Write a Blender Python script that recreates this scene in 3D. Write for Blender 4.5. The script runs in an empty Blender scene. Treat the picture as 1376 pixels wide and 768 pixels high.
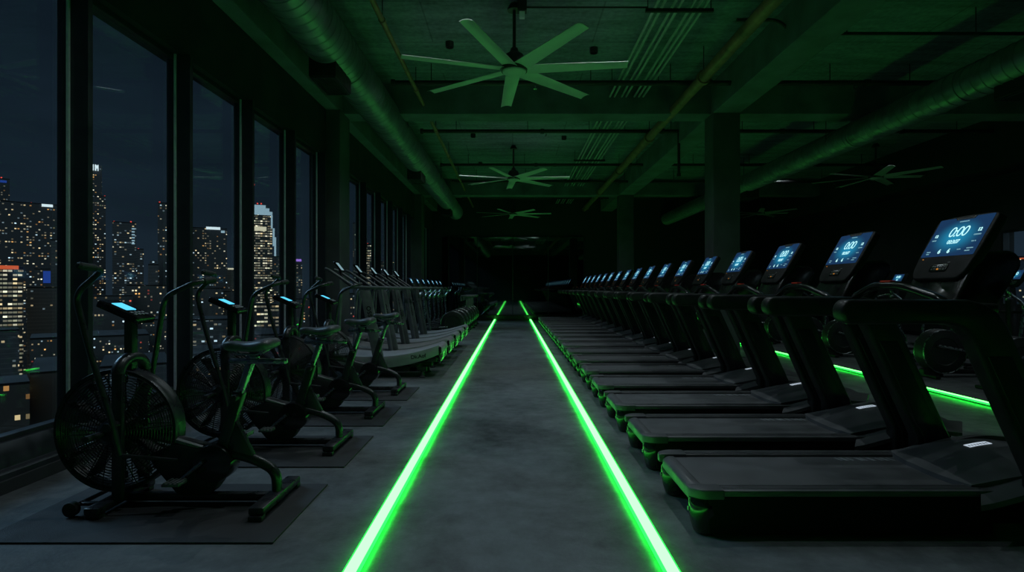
import bpy, bmesh, math, random
from mathutils import Vector, Matrix
R = math.radians
PI = math.pi
rng = random.Random(7)
scene = bpy.context.scene
COL = scene.collection

# ------------------------------------------------------------------ camera geometry
F, VX, VY, CH = 750.0, 689.0, 387.0, 1.3      # focal in px, vanishing point, camera height


def wx(px, d):
    return (px - VX) * d / F


def wz(py, d):
    return CH + (VY - py) * d / F


# ------------------------------------------------------------------ mesh builder
def fillet(pts, rad, seg=5):
    """round the inner corners of a polyline (2d or 3d)"""
    P = [Vector(p) for p in pts]
    out = [P[0]]
    for i in range(1, len(P) - 1):
        a, b, c = P[i - 1], P[i], P[i + 1]
        r = rad[i] if isinstance(rad, (list, tuple)) else rad
        u, v = (a - b), (c - b)
        t = min(r, u.length * .49, v.length * .49)
        if t < 1e-5:
            out.append(b)
            continue
        p0, p1 = b + u.normalized() * t, b + v.normalized() * t
        for k in range(seg + 1):
            s = k / seg
            out.append(p0 * (1 - s) ** 2 + b * 2 * s * (1 - s) + p1 * s * s)
    out.append(P[-1])
    return out


def roundpoly(pts, rad, seg=4):
    P = [Vector(p) for p in pts]
    n = len(P)
    out = []
    for i in range(n):
        a, b, c = P[i - 1], P[i], P[(i + 1) % n]
        r = rad[i] if isinstance(rad, (list, tuple)) else rad
        u, v = (a - b), (c - b)
        t = min(r, u.length * .49, v.length * .49)
        if t < 1e-5:
            out.append(b)
            continue
        p0, p1 = b + u.normalized() * t, b + v.normalized() * t
        for k in range(seg + 1):
            s = k / seg
            out.append(p0 * (1 - s) ** 2 + b * 2 * s * (1 - s) + p1 * s * s)
    return out


def rrect(w, h, r, seg=4, cx=0, cy=0):
    return roundpoly([(cx - w / 2, cy - h / 2), (cx + w / 2, cy - h / 2),
                      (cx + w / 2, cy + h / 2), (cx - w / 2, cy + h / 2)], r, seg)


class MB:
    def __init__(self):
        self.bm = bmesh.new()

    def _merge(self, b):
        me = bpy.data.meshes.new('tmp')
        b.to_mesh(me)
        b.free()
        self.bm.from_mesh(me)
        bpy.data.meshes.remove(me)
        return self

    def _bev(self, b, w, seg=2, ang=40):
        if w > 0:
            b.normal_update()
            es = [e for e in b.edges if len(e.link_faces) == 2 and e.calc_face_angle(0) > R(ang)]
            if es:
                bmesh.ops.bevel(b, geom=es, offset=w, segments=seg, profile=.5, affect='EDGES', clamp_overlap=True)

    def box(self, x0, x1, y0, y1, z0, z1, bevel=0., seg=2, mat=None):
        b = bmesh.new()
        bmesh.ops.create_cube(b, size=1)
        for v in b.verts:
            v.co = Vector(((x0 + x1) / 2 + v.co.x * (x1 - x0), (y0 + y1) / 2 + v.co.y * (y1 - y0),
                           (z0 + z1) / 2 + v.co.z * (z1 - z0)))
        self._bev(b, bevel, seg)
        if mat is not None:
            b.transform(mat)
        return self._merge(b)

    def prism(self, poly, o=(0, 0, 0), ux=(1, 0, 0), uy=(0, 0, 1), t=.1, bevel=0., seg=2):
        """polygon in the plane (ux,uy) at o, extruded by t along ux x uy"""
        ux, uy, o = Vector(ux).normalized(), Vector(uy).normalized(), Vector(o)
        n = ux.cross(uy)
        b = bmesh.new()
        lo = [b.verts.new(o + ux * p[0] + uy * p[1]) for p in poly]
        hi = [b.verts.new(o + ux * p[0] + uy * p[1] + n * t) for p in poly]
        k = len(poly)
        b.faces.new(hi)
        b.faces.new(lo[::-1])
        for i in range(k):
            b.faces.new((lo[i], lo[(i + 1) % k], hi[(i + 1) % k], hi[i]))
        bmesh.ops.recalc_face_normals(b, faces=b.faces)
        self._bev(b, bevel, seg, 50)
        return self._merge(b)

    def xz(self, poly, y0, y1, bevel=0., seg=2):
        """side profile in x,z extruded from y0 to y1"""
        return self.prism(poly, (0, y1, 0), (1, 0, 0), (0, 0, 1), y1 - y0, bevel, seg)

    def tube(self, pts, r, n=10, closed=False, flat=1.0, up=None):
        P = [Vector(p) for p in pts]
        m = len(P)
        b = bmesh.new()
        rings = []
        T = []
        for i in range(m):
            if closed:
                t = P[(i + 1) % m] - P[i - 1]
            else:
                t = P[min(i + 1, m - 1)] - P[max(i - 1, 0)]
            T.append(t.normalized())
        nv = Vector(up) if up else (Vector((0, 0, 1)) if abs(T[0].z) < .9 else Vector((1, 0, 0)))
        nv = (nv - T[0] * nv.dot(T[0])).normalized()
        for i in range(m):
            nv = (nv - T[i] * nv.dot(T[i]))
            nv = nv.normalized() if nv.length > 1e-6 else T[i].orthogonal().normalized()
            bv = T[i].cross(nv)
            rr = r[i] if isinstance(r, (list, tuple)) else r
            rings.append([b.verts.new(P[i] + nv * math.cos(2 * PI * k / n) * rr * flat + bv * math.sin(2 * PI * k / n) * rr)
                          for k in range(n)])
        for i in range(m if closed else m - 1):
            a, c = rings[i], rings[(i + 1) % m]
            for k in range(n):
                b.faces.new((a[k], a[(k + 1) % n], c[(k + 1) % n], c[k]))
        if not closed:
            b.faces.new(rings[0][::-1])
            b.faces.new(rings[-1])
        bmesh.ops.recalc_face_normals(b, faces=b.faces)
        return self._merge(b)

    def cyl(self, p0, p1, r, n=20, bevel=0.):
        b = bmesh.new()
        p0, p1 = Vector(p0), Vector(p1)
        d = p1 - p0
        bmesh.ops.create_cone(b, cap_ends=True, segments=n, radius1=r, radius2=r, depth=d.length)
        self._bev(b, bevel, 2, 50)
        b.transform(Matrix.Translation((p0 + p1) / 2) @ d.to_track_quat('Z', 'Y').to_matrix().to_4x4())
        return self._merge(b)

    def lathe(self, prof, o=(0, 0, 0), axis=(0, 0, 1), n=28):
        q = Vector(axis).to_track_quat('Z', 'Y').to_matrix()
        o = Vector(o)
        b = bmesh.new()
        rings = []
        for (r, h) in prof:
            if r < 1e-6:
                rings.append([b.verts.new(o + q @ Vector((0, 0, h)))])
            else:
                rings.append([b.verts.new(o + q @ Vector((r * math.cos(2 * PI * k / n), r * math.sin(2 * PI * k / n), h)))
                              for k in range(n)])
        for a, c in zip(rings, rings[1:]):
            for k in range(n):
                va = [a[0]] if len(a) == 1 else [a[k], a[(k + 1) % n]]
                vc = [c[0]] if len(c) == 1 else [c[(k + 1) % n], c[k]]
                if len(va) + len(vc) >= 3:
                    b.faces.new(va + vc)
        bmesh.ops.recalc_face_normals(b, faces=b.faces)
        return self._merge(b)

    def ring(self, c, rad, r, axis='y', n=48, m=5):
        pts = []
        for k in range(n):
            a = 2 * PI * k / n
            if axis == 'y':
                pts.append((c[0] + rad * math.cos(a), c[1], c[2] + rad * math.sin(a)))
            else:
                pts.append((c[0] + rad * math.cos(a), c[1] + rad * math.sin(a), c[2]))
        return self.tube(pts, r, m, True, up=((0, 1, 0) if axis == 'y' else (0, 0, 1)))

    def surf(self, fn, nu, nv, t=0.):
        """grid surface fn(u,v), solidified downward by t"""
        b = bmesh.new()
        g = [[b.verts.new(fn(i / nu, j / nv)) for j in range(nv + 1)] for i in range(nu + 1)]
        for i in range(nu):
            for j in range(nv):
                b.faces.new((g[i][j], g[i + 1][j], g[i + 1][j + 1], g[i][j + 1]))
        if t:
            h = [[b.verts.new(Vector(fn(i / nu, j / nv)) - Vector((0, 0, t))) for j in range(nv + 1)] for i in range(nu + 1)]
            for i in range(nu):
                for j in range(nv):
                    b.faces.new((h[i][j], h[i][j + 1], h[i + 1][j + 1], h[i + 1][j]))
            for i in range(nu):
                b.faces.new((g[i][0], h[i][0], h[i + 1][0], g[i + 1][0]))
                b.faces.new((g[i][nv], g[i + 1][nv], h[i + 1][nv], h[i][nv]))
            for j in range(nv):
                b.faces.new((g[0][j], g[0][j + 1], h[0][j + 1], h[0][j]))
                b.faces.new((g[nu][j], h[nu][j], h[nu][j + 1], g[nu][j + 1]))
        bmesh.ops.recalc_face_normals(b, faces=b.faces)
        return self._merge(b)

    def loft(self, secs, n=20):
        """sections (x, z, half width, half height) along x with flattened oval outlines"""
        b = bmesh.new()
        rings = []
        for (x, z, w, h) in secs:
            ring = []
            for k in range(n):
                a = 2 * PI * k / n
                c, s_ = math.cos(a), math.sin(a)
                e = .72
                ring.append(b.verts.new((x, w * math.copysign(abs(c) ** e, c), z + h * math.copysign(abs(s_) ** e, s_))))
            rings.append(ring)
        for a, c in zip(rings, rings[1:]):
            for k in range(n):
                b.faces.new((a[k], a[(k + 1) % n], c[(k + 1) % n], c[k]))
        b.faces.new(rings[0])
        b.faces.new(rings[-1][::-1])
        bmesh.ops.recalc_face_normals(b, faces=b.faces)
        return self._merge(b)

    def text(self, body, size, o, ux, uy, spacing=1.0, align='CENTER', off=0.0, shear=0.0, ext=.0006):
        cu = bpy.data.curves.new('tmp', 'FONT')
        cu.body = body
        cu.size = size
        cu.align_x = align
        cu.align_y = 'CENTER'
        cu.extrude = ext
        cu.offset = off
        cu.shear = shear
        cu.space_character = spacing
        ob = bpy.data.objects.new('tmp', cu)
        COL.objects.link(ob)
        dg = bpy.context.evaluated_depsgraph_get()
        me = bpy.data.meshes.new_from_object(ob.evaluated_get(dg))
        ux, uy = Vector(ux).normalized(), Vector(uy).normalized()
        n = ux.cross(uy)
        M = Matrix.Translation(Vector(o)) @ Matrix((ux, uy, n)).transposed().to_4x4()
        me.transform(M)
        self.bm.from_mesh(me)
        bpy.data.meshes.remove(me)
        bpy.data.objects.remove(ob)
        bpy.data.curves.remove(cu)
        return self

    def build(self, name, mat, parent=None, smooth=True, loc=None, ang=35):
        me = bpy.data.meshes.new(name)
        self.bm.normal_update()
        self.bm.to_mesh(me)
        self.bm.free()
        if smooth:
            me.polygons.foreach_set('use_smooth', [True] * len(me.polygons))
            me.set_sharp_from_angle(angle=R(ang))
        if mat:
            me.materials.append(mat)
        o = bpy.data.objects.new(name, me)
        COL.objects.link(o)
        if parent:
            o.parent = parent
        if loc is not None:
            o.location = loc
        return o


def rebase(o):
    """move a one-mesh thing's origin to the centre of its base"""
    xs = [v.co for v in o.data.vertices]
    c = Vector(((min(v.x for v in xs) + max(v.x for v in xs)) / 2, (min(v.y for v in xs) + max(v.y for v in xs)) / 2,
                min(v.z for v in xs)))
    o.data.transform(Matrix.Translation(-c))
    o.location = o.location + c
    return o


def tag(o, label, cat, group=None, kind=None):
    o['label'] = label
    o['category'] = cat
    if group:
        o['group'] = group
    if kind:
        o['kind'] = kind
    return o


def empty(name, loc=(0, 0, 0), rz=0.):
    o = bpy.data.objects.new(name, None)
    o.empty_display_size = .1
    COL.objects.link(o)
    o.location = loc
    o.rotation_euler.z = rz
    return o


def struct(o, name=None):
    o['kind'] = 'structure'
    return o


def copy_tree(o, parent=None):
    c = o.copy()
    COL.objects.link(c)
    if parent:
        c.parent = parent
    for ch in list(o.children):
        copy_tree(ch, c)
    return c


# ------------------------------------------------------------------ materials
def nmat(name):
    m = bpy.data.materials.new(name)
    m.use_nodes = True
    nt = m.node_tree
    nt.nodes.clear()
    return m, nt, nt.nodes.new('ShaderNodeOutputMaterial')


def pmat(name, col, rough=.5, metal=0., var=.25, scale=8., bump=0., bscale=60., spec=.5, rvar=.12, coat=0.):
    m, nt, out = nmat(name)
    N, L = nt.nodes, nt.links
    p = N.new('ShaderNodeBsdfPrincipled')
    tc = N.new('ShaderNodeTexCoord')
    no = N.new('ShaderNodeTexNoise')
    no.inputs['Scale'].default_value = scale
    no.inputs['Detail'].default_value = 5
    L.new(tc.outputs['Object'], no.inputs['Vector'])
    cr = N.new('ShaderNodeMapRange')
    cr.inputs['From Min'].default_value = .3
    cr.inputs['From Max'].default_value = .7
    cr.inputs['To Min'].default_value = 1 - var
    cr.inputs['To Max'].default_value = 1 + var
    L.new(no.outputs['Fac'], cr.inputs['Value'])
    mx = N.new('ShaderNodeVectorMath')
    mx.operation = 'SCALE'
    mx.inputs[0].default_value = col
    L.new(cr.outputs[0], mx.inputs['Scale'])
    L.new(mx.outputs[0], p.inputs['Base Color'])
    rr = N.new('ShaderNodeMapRange')
    rr.inputs['From Min'].default_value = .3
    rr.inputs['From Max'].default_value = .7
    rr.inputs['To Min'].default_value = max(.02, rough - rvar)
    rr.inputs['To Max'].default_value = min(1, rough + rvar)
    L.new(no.outputs['Fac'], rr.inputs['Value'])
    L.new(rr.outputs[0], p.inputs['Roughness'])
    p.inputs['Metallic'].default_value = metal
    p.inputs['Specular IOR Level'].default_value = spec
    p.inputs['Coat Weight'].default_value = coat
    if bump:
        n2 = N.new('ShaderNodeTexNoise')
        n2.inputs['Scale'].default_value = bscale
        n2.inputs['Detail'].default_value = 4
        L.new(tc.outputs['Object'], n2.inputs['Vector'])
        bp = N.new('ShaderNodeBump')
        bp.inputs['Strength'].default_value = bump
        bp.inputs['Distance'].default_value = .01
        L.new(n2.outputs['Fac'], bp.inputs['Height'])
        L.new(bp.outputs[0], p.inputs['Normal'])
    L.new(p.outputs[0], out.inputs['Surface'])
    return m


def emat(name, col, strength, sample='AUTO'):
    m, nt, out = nmat(name)
    e = nt.nodes.new('ShaderNodeEmission')
    e.inputs['Color'].default_value = (*col, 1)
    e.inputs['Strength'].default_value = strength
    nt.links.new(e.outputs[0], out.inputs['Surface'])
    m.cycles.emission_sampling = sample
    return m


def floor_mat():
    m, nt, out = nmat('polished_concrete')
    N, L = nt.nodes, nt.links
    p = N.new('ShaderNodeBsdfPrincipled')
    tc = N.new('ShaderNodeTexCoord')
    n1 = N.new('ShaderNodeTexNoise')
    n1.inputs['Scale'].default_value = 1.1
    n1.inputs['Detail'].default_value = 9
    n1.inputs['Roughness'].default_value = .62
    n1.inputs['Distortion'].default_value = .5
    n2 = N.new('ShaderNodeTexNoise')
    n2.inputs['Scale'].default_value = 7
    n2.inputs['Detail'].default_value = 8
    n2.inputs['Roughness'].default_value = .7
    n3 = N.new('ShaderNodeTexNoise')
    n3.inputs['Scale'].default_value = 45
    n3.inputs['Detail'].default_value = 3
    for n in (n1, n2, n3):
        L.new(tc.outputs['Object'], n.inputs['Vector'])
    mix = N.new('ShaderNodeMath')
    mix.operation = 'MULTIPLY_ADD'
    L.new(n2.outputs['Fac'], mix.inputs[0])
    mix.inputs[1].default_value = .5
    L.new(n1.outputs['Fac'], mix.inputs[2])
    cr = N.new('ShaderNodeValToRGB')
    cr.color_ramp.elements[0].position = .52
    cr.color_ramp.elements[0].color = (.030, .035, .037, 1)
    cr.color_ramp.elements[1].position = .98
    cr.color_ramp.elements[1].color = (.19, .21, .215, 1)
    L.new(mix.outputs[0], cr.inputs['Fac'])
    L.new(cr.outputs[0], p.inputs['Base Color'])
    rr = N.new('ShaderNodeMapRange')
    rr.inputs['From Min'].default_value = .5
    rr.inputs['From Max'].default_value = 1.
    rr.inputs['To Min'].default_value = .58
    rr.inputs['To Max'].default_value = .27
    L.new(mix.outputs[0], rr.inputs['Value'])
    L.new(rr.outputs[0], p.inputs['Roughness'])
    p.inputs['Specular IOR Level'].default_value = .4
    bp = N.new('ShaderNodeBump')
    bp.inputs['Strength'].default_value = .12
    bp.inputs['Distance'].default_value = .01
    ad = N.new('ShaderNodeMath')
    L.new(n2.outputs['Fac'], ad.inputs[0])
    L.new(n3.outputs['Fac'], ad.inputs[1])
    L.new(ad.outputs[0], bp.inputs['Height'])
    L.new(bp.outputs[0], p.inputs['Normal'])
    L.new(p.outputs[0], out.inputs['Surface'])
    return m


def ceiling_mat():
    m, nt, out = nmat('board_formed_concrete')
    N, L = nt.nodes, nt.links
    p = N.new('ShaderNodeBsdfPrincipled')
    tc = N.new('ShaderNodeTexCoord')
    mp = N.new('ShaderNodeMapping')
    mp.inputs['Scale'].default_value = (.5, 2.2, 1)
    L.new(tc.outputs['Object'], mp.inputs['Vector'])
    n1 = N.new('ShaderNodeTexNoise')
    n1.inputs['Scale'].default_value = 1.6
    n1.inputs['Detail'].default_value = 8
    n1.inputs['Roughness'].default_value = .65
    L.new(mp.outputs[0], n1.inputs['Vector'])
    n2 = N.new('ShaderNodeTexNoise')
    n2.inputs['Scale'].default_value = 14
    n2.inputs['Detail'].default_value = 6
    L.new(tc.outputs['Object'], n2.inputs['Vector'])
    br = N.new('ShaderNodeTexBrick')
    br.inputs['Scale'].default_value = 1
    br.inputs['Brick Width'].default_value = 2.4
    br.inputs['Row Height'].default_value = 1.2
    br.inputs['Mortar Size'].default_value = .012
    br.inputs['Color1'].default_value = (1, 1, 1, 1)
    br.inputs['Color2'].default_value = (.82, .82, .82, 1)
    br.inputs['Mortar'].default_value = (.5, .5, .5, 1)
    L.new(tc.outputs['Object'], br.inputs['Vector'])
    ad = N.new('ShaderNodeMath')
    ad.operation = 'MULTIPLY_ADD'
    L.new(n2.outputs['Fac'], ad.inputs[0])
    ad.inputs[1].default_value = .5
    L.new(n1.outputs['Fac'], ad.inputs[2])
    cr = N.new('ShaderNodeValToRGB')
    cr.color_ramp.elements[0].position = .5
    cr.color_ramp.elements[0].color = (.08, .10, .12, 1)
    cr.color_ramp.elements[1].position = 1.
    cr.color_ramp.elements[1].color = (.26, .32, .38, 1)
    L.new(ad.outputs[0], cr.inputs['Fac'])
    mx = N.new('ShaderNodeMix')
    mx.data_type = 'RGBA'
    mx.blend_type = 'MULTIPLY'
    mx.inputs[0].default_value = .8
    L.new(cr.outputs[0], mx.inputs[6])
    L.new(br.outputs['Color'], mx.inputs[7])
    L.new(mx.outputs[2], p.inputs['Base Color'])
    p.inputs['Roughness'].default_value = .85
    bp = N.new('ShaderNodeBump')
    bp.inputs['Strength'].default_value = .3
    bp.inputs['Distance'].default_value = .02
    L.new(ad.outputs[0], bp.inputs['Height'])
    L.new(bp.outputs[0], p.inputs['Normal'])
    L.new(p.outputs[0], out.inputs['Surface'])
    return m


def glass_mat():
    m, nt, out = nmat('window_glass')
    N, L = nt.nodes, nt.links
    t = N.new('ShaderNodeBsdfTransparent')
    t.inputs['Color'].default_value = (.86, .92, .93, 1)
    g = N.new('ShaderNodeBsdfGlossy')
    g.inputs['Roughness'].default_value = 0
    g.inputs['Color'].default_value = (.9, .95, 1, 1)
    fr = N.new('ShaderNodeFresnel')
    # the fresnel node inverts the index on back faces; undo that for this thin pane
    ge = N.new('ShaderNodeNewGeometry')
    ir = N.new('ShaderNodeMapRange')
    ir.inputs['To Min'].default_value = 1.45
    ir.inputs['To Max'].default_value = 1 / 1.45
    L.new(ge.outputs['Backfacing'], ir.inputs['Value'])
    L.new(ir.outputs[0], fr.inputs['IOR'])
    mx = N.new('ShaderNodeMixShader')
    L.new(fr.outputs[0], mx.inputs[0])
    L.new(t.outputs[0], mx.inputs[1])
    L.new(g.outputs[0], mx.inputs[2])
    L.new(mx.outputs[0], out.inputs['Surface'])
    return m


def mirror_mat():
    m, nt, out = nmat('smoked_mirror')
    N, L = nt.nodes, nt.links
    p = N.new('ShaderNodeBsdfPrincipled')
    tc = N.new('ShaderNodeTexCoord')
    no = N.new('ShaderNodeTexNoise')
    no.inputs['Scale'].default_value = 3
    L.new(tc.outputs['Object'], no.inputs['Vector'])
    rr = N.new('ShaderNodeMapRange')
    rr.inputs['To Min'].default_value = .01
    rr.inputs['To Max'].default_value = .05
    L.new(no.outputs['Fac'], rr.inputs['Value'])
    L.new(rr.outputs[0], p.inputs['Roughness'])
    p.inputs['Base Color'].default_value = (.17, .21, .20, 1)
    p.inputs['Metallic'].default_value = 1
    L.new(p.outputs[0], out.inputs['Surface'])
    return m


def city_mat(name, lit, cols, strength, cw=3.2, chh=3.6, body=(.012, .017, .024), fillw=.6, fillh=.42, rowvar=.5, seed=0., lines=.0):
    """dark facade with a grid of randomly lit windows (uv in metres)"""
    m, nt, out = nmat(name)
    N, L = nt.nodes, nt.links

    def math_(op, a, b=None, c=None):
        n = N.new('ShaderNodeMath')
        n.operation = op
        for i, v in enumerate((a, b, c)):
            if v is None:
                continue
            if isinstance(v, (int, float)):
                n.inputs[i].default_value = v
            else:
                L.new(v, n.inputs[i])
        return n.outputs[0]
    uv = N.new('ShaderNodeUVMap')
    uv.uv_map = 'uv'
    oi = N.new('ShaderNodeObjectInfo')
    sx = N.new('ShaderNodeSeparateXYZ')
    L.new(uv.outputs[0], sx.inputs[0])
    u = math_('DIVIDE', sx.outputs[0], cw)
    v = math_('DIVIDE', sx.outputs[1], chh)
    iu, iv = math_('FLOOR', u), math_('FLOOR', v)
    fu, fv = math_('FRACT', u), math_('FRACT', v)
    rnd = math_('MULTIPLY_ADD', oi.outputs['Random'], 91.7, seed)
    cb = N.new('ShaderNodeCombineXYZ')
    L.new(iu, cb.inputs[0])
    L.new(iv, cb.inputs[1])
    L.new(rnd, cb.inputs[2])
    wn = N.new('ShaderNodeTexWhiteNoise')
    wn.noise_dimensions = '3D'
    L.new(cb.outputs[0], wn.inputs['Vector'])
    # clusters of lit floors
    cb2 = N.new('ShaderNodeCombineXYZ')
    L.new(math_('MULTIPLY', iu, .22), cb2.inputs[0])
    L.new(math_('MULTIPLY', iv, 1.7), cb2.inputs[1])
    L.new(rnd, cb2.inputs[2])
    nz = N.new('ShaderNodeTexNoise')
    nz.inputs['Scale'].default_value = .6
    nz.inputs['Detail'].default_value = 1
    L.new(cb2.outputs[0], nz.inputs['Vector'])
    clus = N.new('ShaderNodeMapRange')
    clus.inputs['From Min'].default_value = .38
    clus.inputs['From Max'].default_value = .66
    clus.inputs['To Min'].default_value = 1 - rowvar * 1.0
    clus.inputs['To Max'].default_value = 1 + rowvar * 2.2
    L.new(nz.outputs['Fac'], clus.inputs['Value'])
    thr = math_('MULTIPLY', clus.outputs[0], lit)
    on = math_('LESS_THAN', wn.outputs['Value'], thr)
    mu = math_('LESS_THAN', math_('ABSOLUTE', math_('SUBTRACT', fu, .5)), fillw / 2)
    mv = math_('LESS_THAN', math_('ABSOLUTE', math_('SUBTRACT', fv, .5)), fillh / 2)
    mask = math_('MULTIPLY', math_('MULTIPLY', mu, mv), on)
    geo = N.new('ShaderNodeNewGeometry')
    sn = N.new('ShaderNodeSeparateXYZ')
    L.new(geo.outputs['Normal'], sn.inputs[0])
    side = math_('LESS_THAN', math_('ABSOLUTE', sn.outputs[2]), .5)
    mask = math_('MULTIPLY', mask, side)
    sc = N.new('ShaderNodeSeparateColor')
    L.new(wn.outputs['Color'], sc.inputs[0])
    ramp = N.new('ShaderNodeValToRGB')
    ramp.color_ramp.interpolation = 'CONSTANT'
    els = ramp.color_ramp.elements
    els[0].position = 0
    els[0].color = (*cols[0], 1)
    els[1].position = 1 / len(cols)
    els[1].color = (*cols[1], 1)
    for k in range(2, len(cols)):
        e = els.new(k / len(cols))
        e.color = (*cols[k], 1)
    L.new(sc.outputs[1], ramp.inputs['Fac'])
    st = math_('MULTIPLY', math_('MULTIPLY_ADD', math_('POWER', sc.outputs[2], 4.0), strength * 1.2, strength * .13), mask)
    p = N.new('ShaderNodeBsdfPrincipled')
    p.inputs['Base Color'].default_value = (*body, 1)
    # pale spandrel lines between floors belong to the facade
    if lines:
        sp = math_('LESS_THAN', fv, .16)
        mx = N.new('ShaderNodeMix')
        mx.data_type = 'RGBA'
        L.new(sp, mx.inputs[0])
        mx.inputs[6].default_value = (*body, 1)
        mx.inputs[7].default_value = (*[b + lines for b in body], 1)
        L.new(mx.outputs[2], p.inputs['Base Color'])
    p.inputs['Roughness'].default_value = .5
    L.new(ramp.outputs[0], p.inputs['Emission Color'])
    L.new(st, p.inputs['Emission Strength'])
    L.new(p.outputs[0], out.inputs['Surface'])
    m.cycles.emission_sampling = 'NONE'
    return m


M = {}
M['floor'] = floor_mat()
M['ceiling'] = ceiling_mat()
M['glass'] = glass_mat()
M['mirror'] = mirror_mat()
M['beam'] = pmat('cast_concrete', (.125, .145, .165), .85, var=.35, scale=2.2, bump=.25, bscale=18)
M['darkwall'] = pmat('charcoal_paint', (.022, .025, .028), .7, var=.2, scale=1.5)
M['alu'] = pmat('dark_anodised_aluminium', (.045, .052, .06), .42, metal=.6, var=.15)
M['alubright'] = pmat('brushed_aluminium_trim', (.62, .66, .72), .4, metal=.2, var=.1, scale=30)
M['powder'] = pmat('black_powder_coat', (.010, .011, .012), .42, var=.2, scale=14, bump=.06, bscale=220, spec=.35)
M['shell'] = pmat('console_black_plastic', (.008, .009, .009), .55, var=.2, scale=10, bump=.05, bscale=300, spec=.2)
M['bike'] = pmat('satin_black_frame', (.019, .021, .024), .34, var=.2, scale=14, bump=.05, bscale=220, spec=.5)
M['pan'] = pmat('rough_black_moulding', (.006, .006, .006), .75, var=.2, scale=14, spec=.12)
M['column'] = pmat('dark_column_concrete', (.07, .08, .085), .85, var=.3, scale=2.2, bump=.25, bscale=18)
M['plastic'] = pmat('matt_black_plastic', (.015, .016, .017), .46, var=.2, scale=10, bump=.05, bscale=300, spec=.45)
M['gloss'] = pmat('gloss_black_plastic', (.010, .010, .011), .18, var=.1, scale=10, spec=.5)
M['deck'] = pmat('dark_grey_plastic', (.075, .080, .083), .50, var=.18, scale=9, bump=.05, bscale=260)
M['belt'] = pmat('black_running_belt', (.075, .080, .083), .62, var=.22, scale=5, bump=.15, bscale=420)
M['rubber'] = pmat('black_rubber', (.030, .032, .035), .72, var=.25, scale=7, bump=.3, bscale=320, spec=.35)
M['steel'] = pmat('satin_steel', (.35, .37, .38), .28, metal=1., var=.1, scale=25)
M['greymetal'] = pmat('grey_painted_metal', (.105, .12, .12), .45, metal=.2, var=.2, scale=9)
M['panel'] = pmat('pale_grey_side_panel', (.20, .215, .22), .5, var=.15, scale=6)
M['slat'] = pmat('grey_belt_slat', (.23, .245, .255), .55, var=.2, scale=9)
M['saddle'] = pmat('black_vinyl', (.085, .09, .10), .40, var=.3, scale=12, bump=.25, bscale=90)
M['duct'] = pmat('galvanised_steel', (.30, .33, .34), .44, metal=.8, var=.25, scale=5)
M['rust'] = pmat('rusty_pipe', (.30, .165, .095), .55, metal=.3, var=.45, scale=6, bump=.15)
M['blackpipe'] = pmat('black_iron_pipe', (.03, .03, .03), .55, metal=.4, var=.3)
M['conduit'] = pmat('grey_conduit', (.38, .41, .42), .45, metal=.2, var=.2)
M['blade'] = pmat('pale_fan_blade', (.50, .53, .51), .42, var=.08, scale=4)
M['fanhub'] = pmat('black_fan_motor', (.03, .03, .03), .45, var=.2)
M['white'] = pmat('white_print', (.75, .78, .8), .5, var=.05)
M['greyprint'] = pmat('grey_print', (.30, .32, .33), .5, var=.05)
M['blackprint'] = pmat('black_print', (.012, .012, .012), .5, var=.05)
M['red'] = pmat('red_plastic', (.6, .03, .02), .4, var=.1)
M['citydark'] = pmat('roof_felt', (.003, .004, .005), .9, var=.3, scale=.05)
M['strip_core'] = emat('green_led_core', (.12, 1.0, .135), 5.6)
M['strip_side'] = emat('green_led_side', (.014, 1.0, .05), 4.2)
M['strip_under'] = emat('added_floor_halo_glow', (.012, 1.0, .05), 12.0)  # unseen glow added under the strips to light the floor beside them
M['badge'] = emat('backlit_badge', (.72, .86, 1.), .62)  # glow added to the hood badge to lift its brightness
# ================================================================== the setting
XL, XR, YB, YE, ZC = -3.40, 11.2, -9.0, 22.8, 5.0
HEAD = 3.63
struct(MB().box(-3.6, 11.6, YB - .2, YE + .3, -.3, 0).build('floor', M['floor'], smooth=False))
struct(MB().box(-3.6, 11.6, YB - .2, YE + .3, ZC, ZC + .3).build('ceiling', M['ceiling'], smooth=False))
struct(MB().box(-3.6, 11.6, YB - .3, YB, 0, ZC).build('wall_back', M['darkwall'], smooth=False))
struct(MB().box(-3.6, 11.6, YE + .05, YE + .3, 0, ZC).build('wall_end', M['darkwall'], smooth=False))
# left wall: solid header over the glazing
struct(MB().box(-3.58, -3.3, YB, YE + .05, HEAD, ZC).build('wall_left', M['darkwall'], smooth=False))
struct(MB().box(-3.3, -3.08, YB, YE + .05, 4.45, ZC, .012).build('trim_1', M['beam'], smooth=False))          # edge beam
# stepped sill along the left glazing
s = MB()
s.xz([(-3.58, 0), (-3.22, 0), (-3.22, .12), (-3.235, .13), (-3.29, .13), (-3.30, .20), (-3.34, .285), (-3.58, .285)], YB, YE + .05, .004)
struct(s.build('trim_2', M['alu'], ang=20))
struct(MB().box(-3.225, -3.205, YB, YE + .05, 0, .085, .004).build('baseboard_left', M['darkwall'], smooth=False))
struct(MB().box(-3.6, 11.3, YE - .08, YE + .05, 0, .2, .006).build('baseboard_end', M['gloss'], smooth=False))
# cross beams and the long beam over the right hand columns
for k, y in enumerate((-7.5, 1.3, 10.1, 18.9)):
    struct(MB().box(-3.3, 11.3, y, y + .45, 4.45, ZC, .012).build('trim_%d' % (3 + k), M['beam'], smooth=False))
struct(MB().box(3.59, 4.08, YB, YE + .05, 4.44, ZC, .012).build('trim_7', M['beam'], smooth=False))
struct(MB().box(10.4, 11.3, YB, YE + .05, 3.9, ZC, .012).build('trim_8', M['darkwall'], smooth=False))
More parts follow.
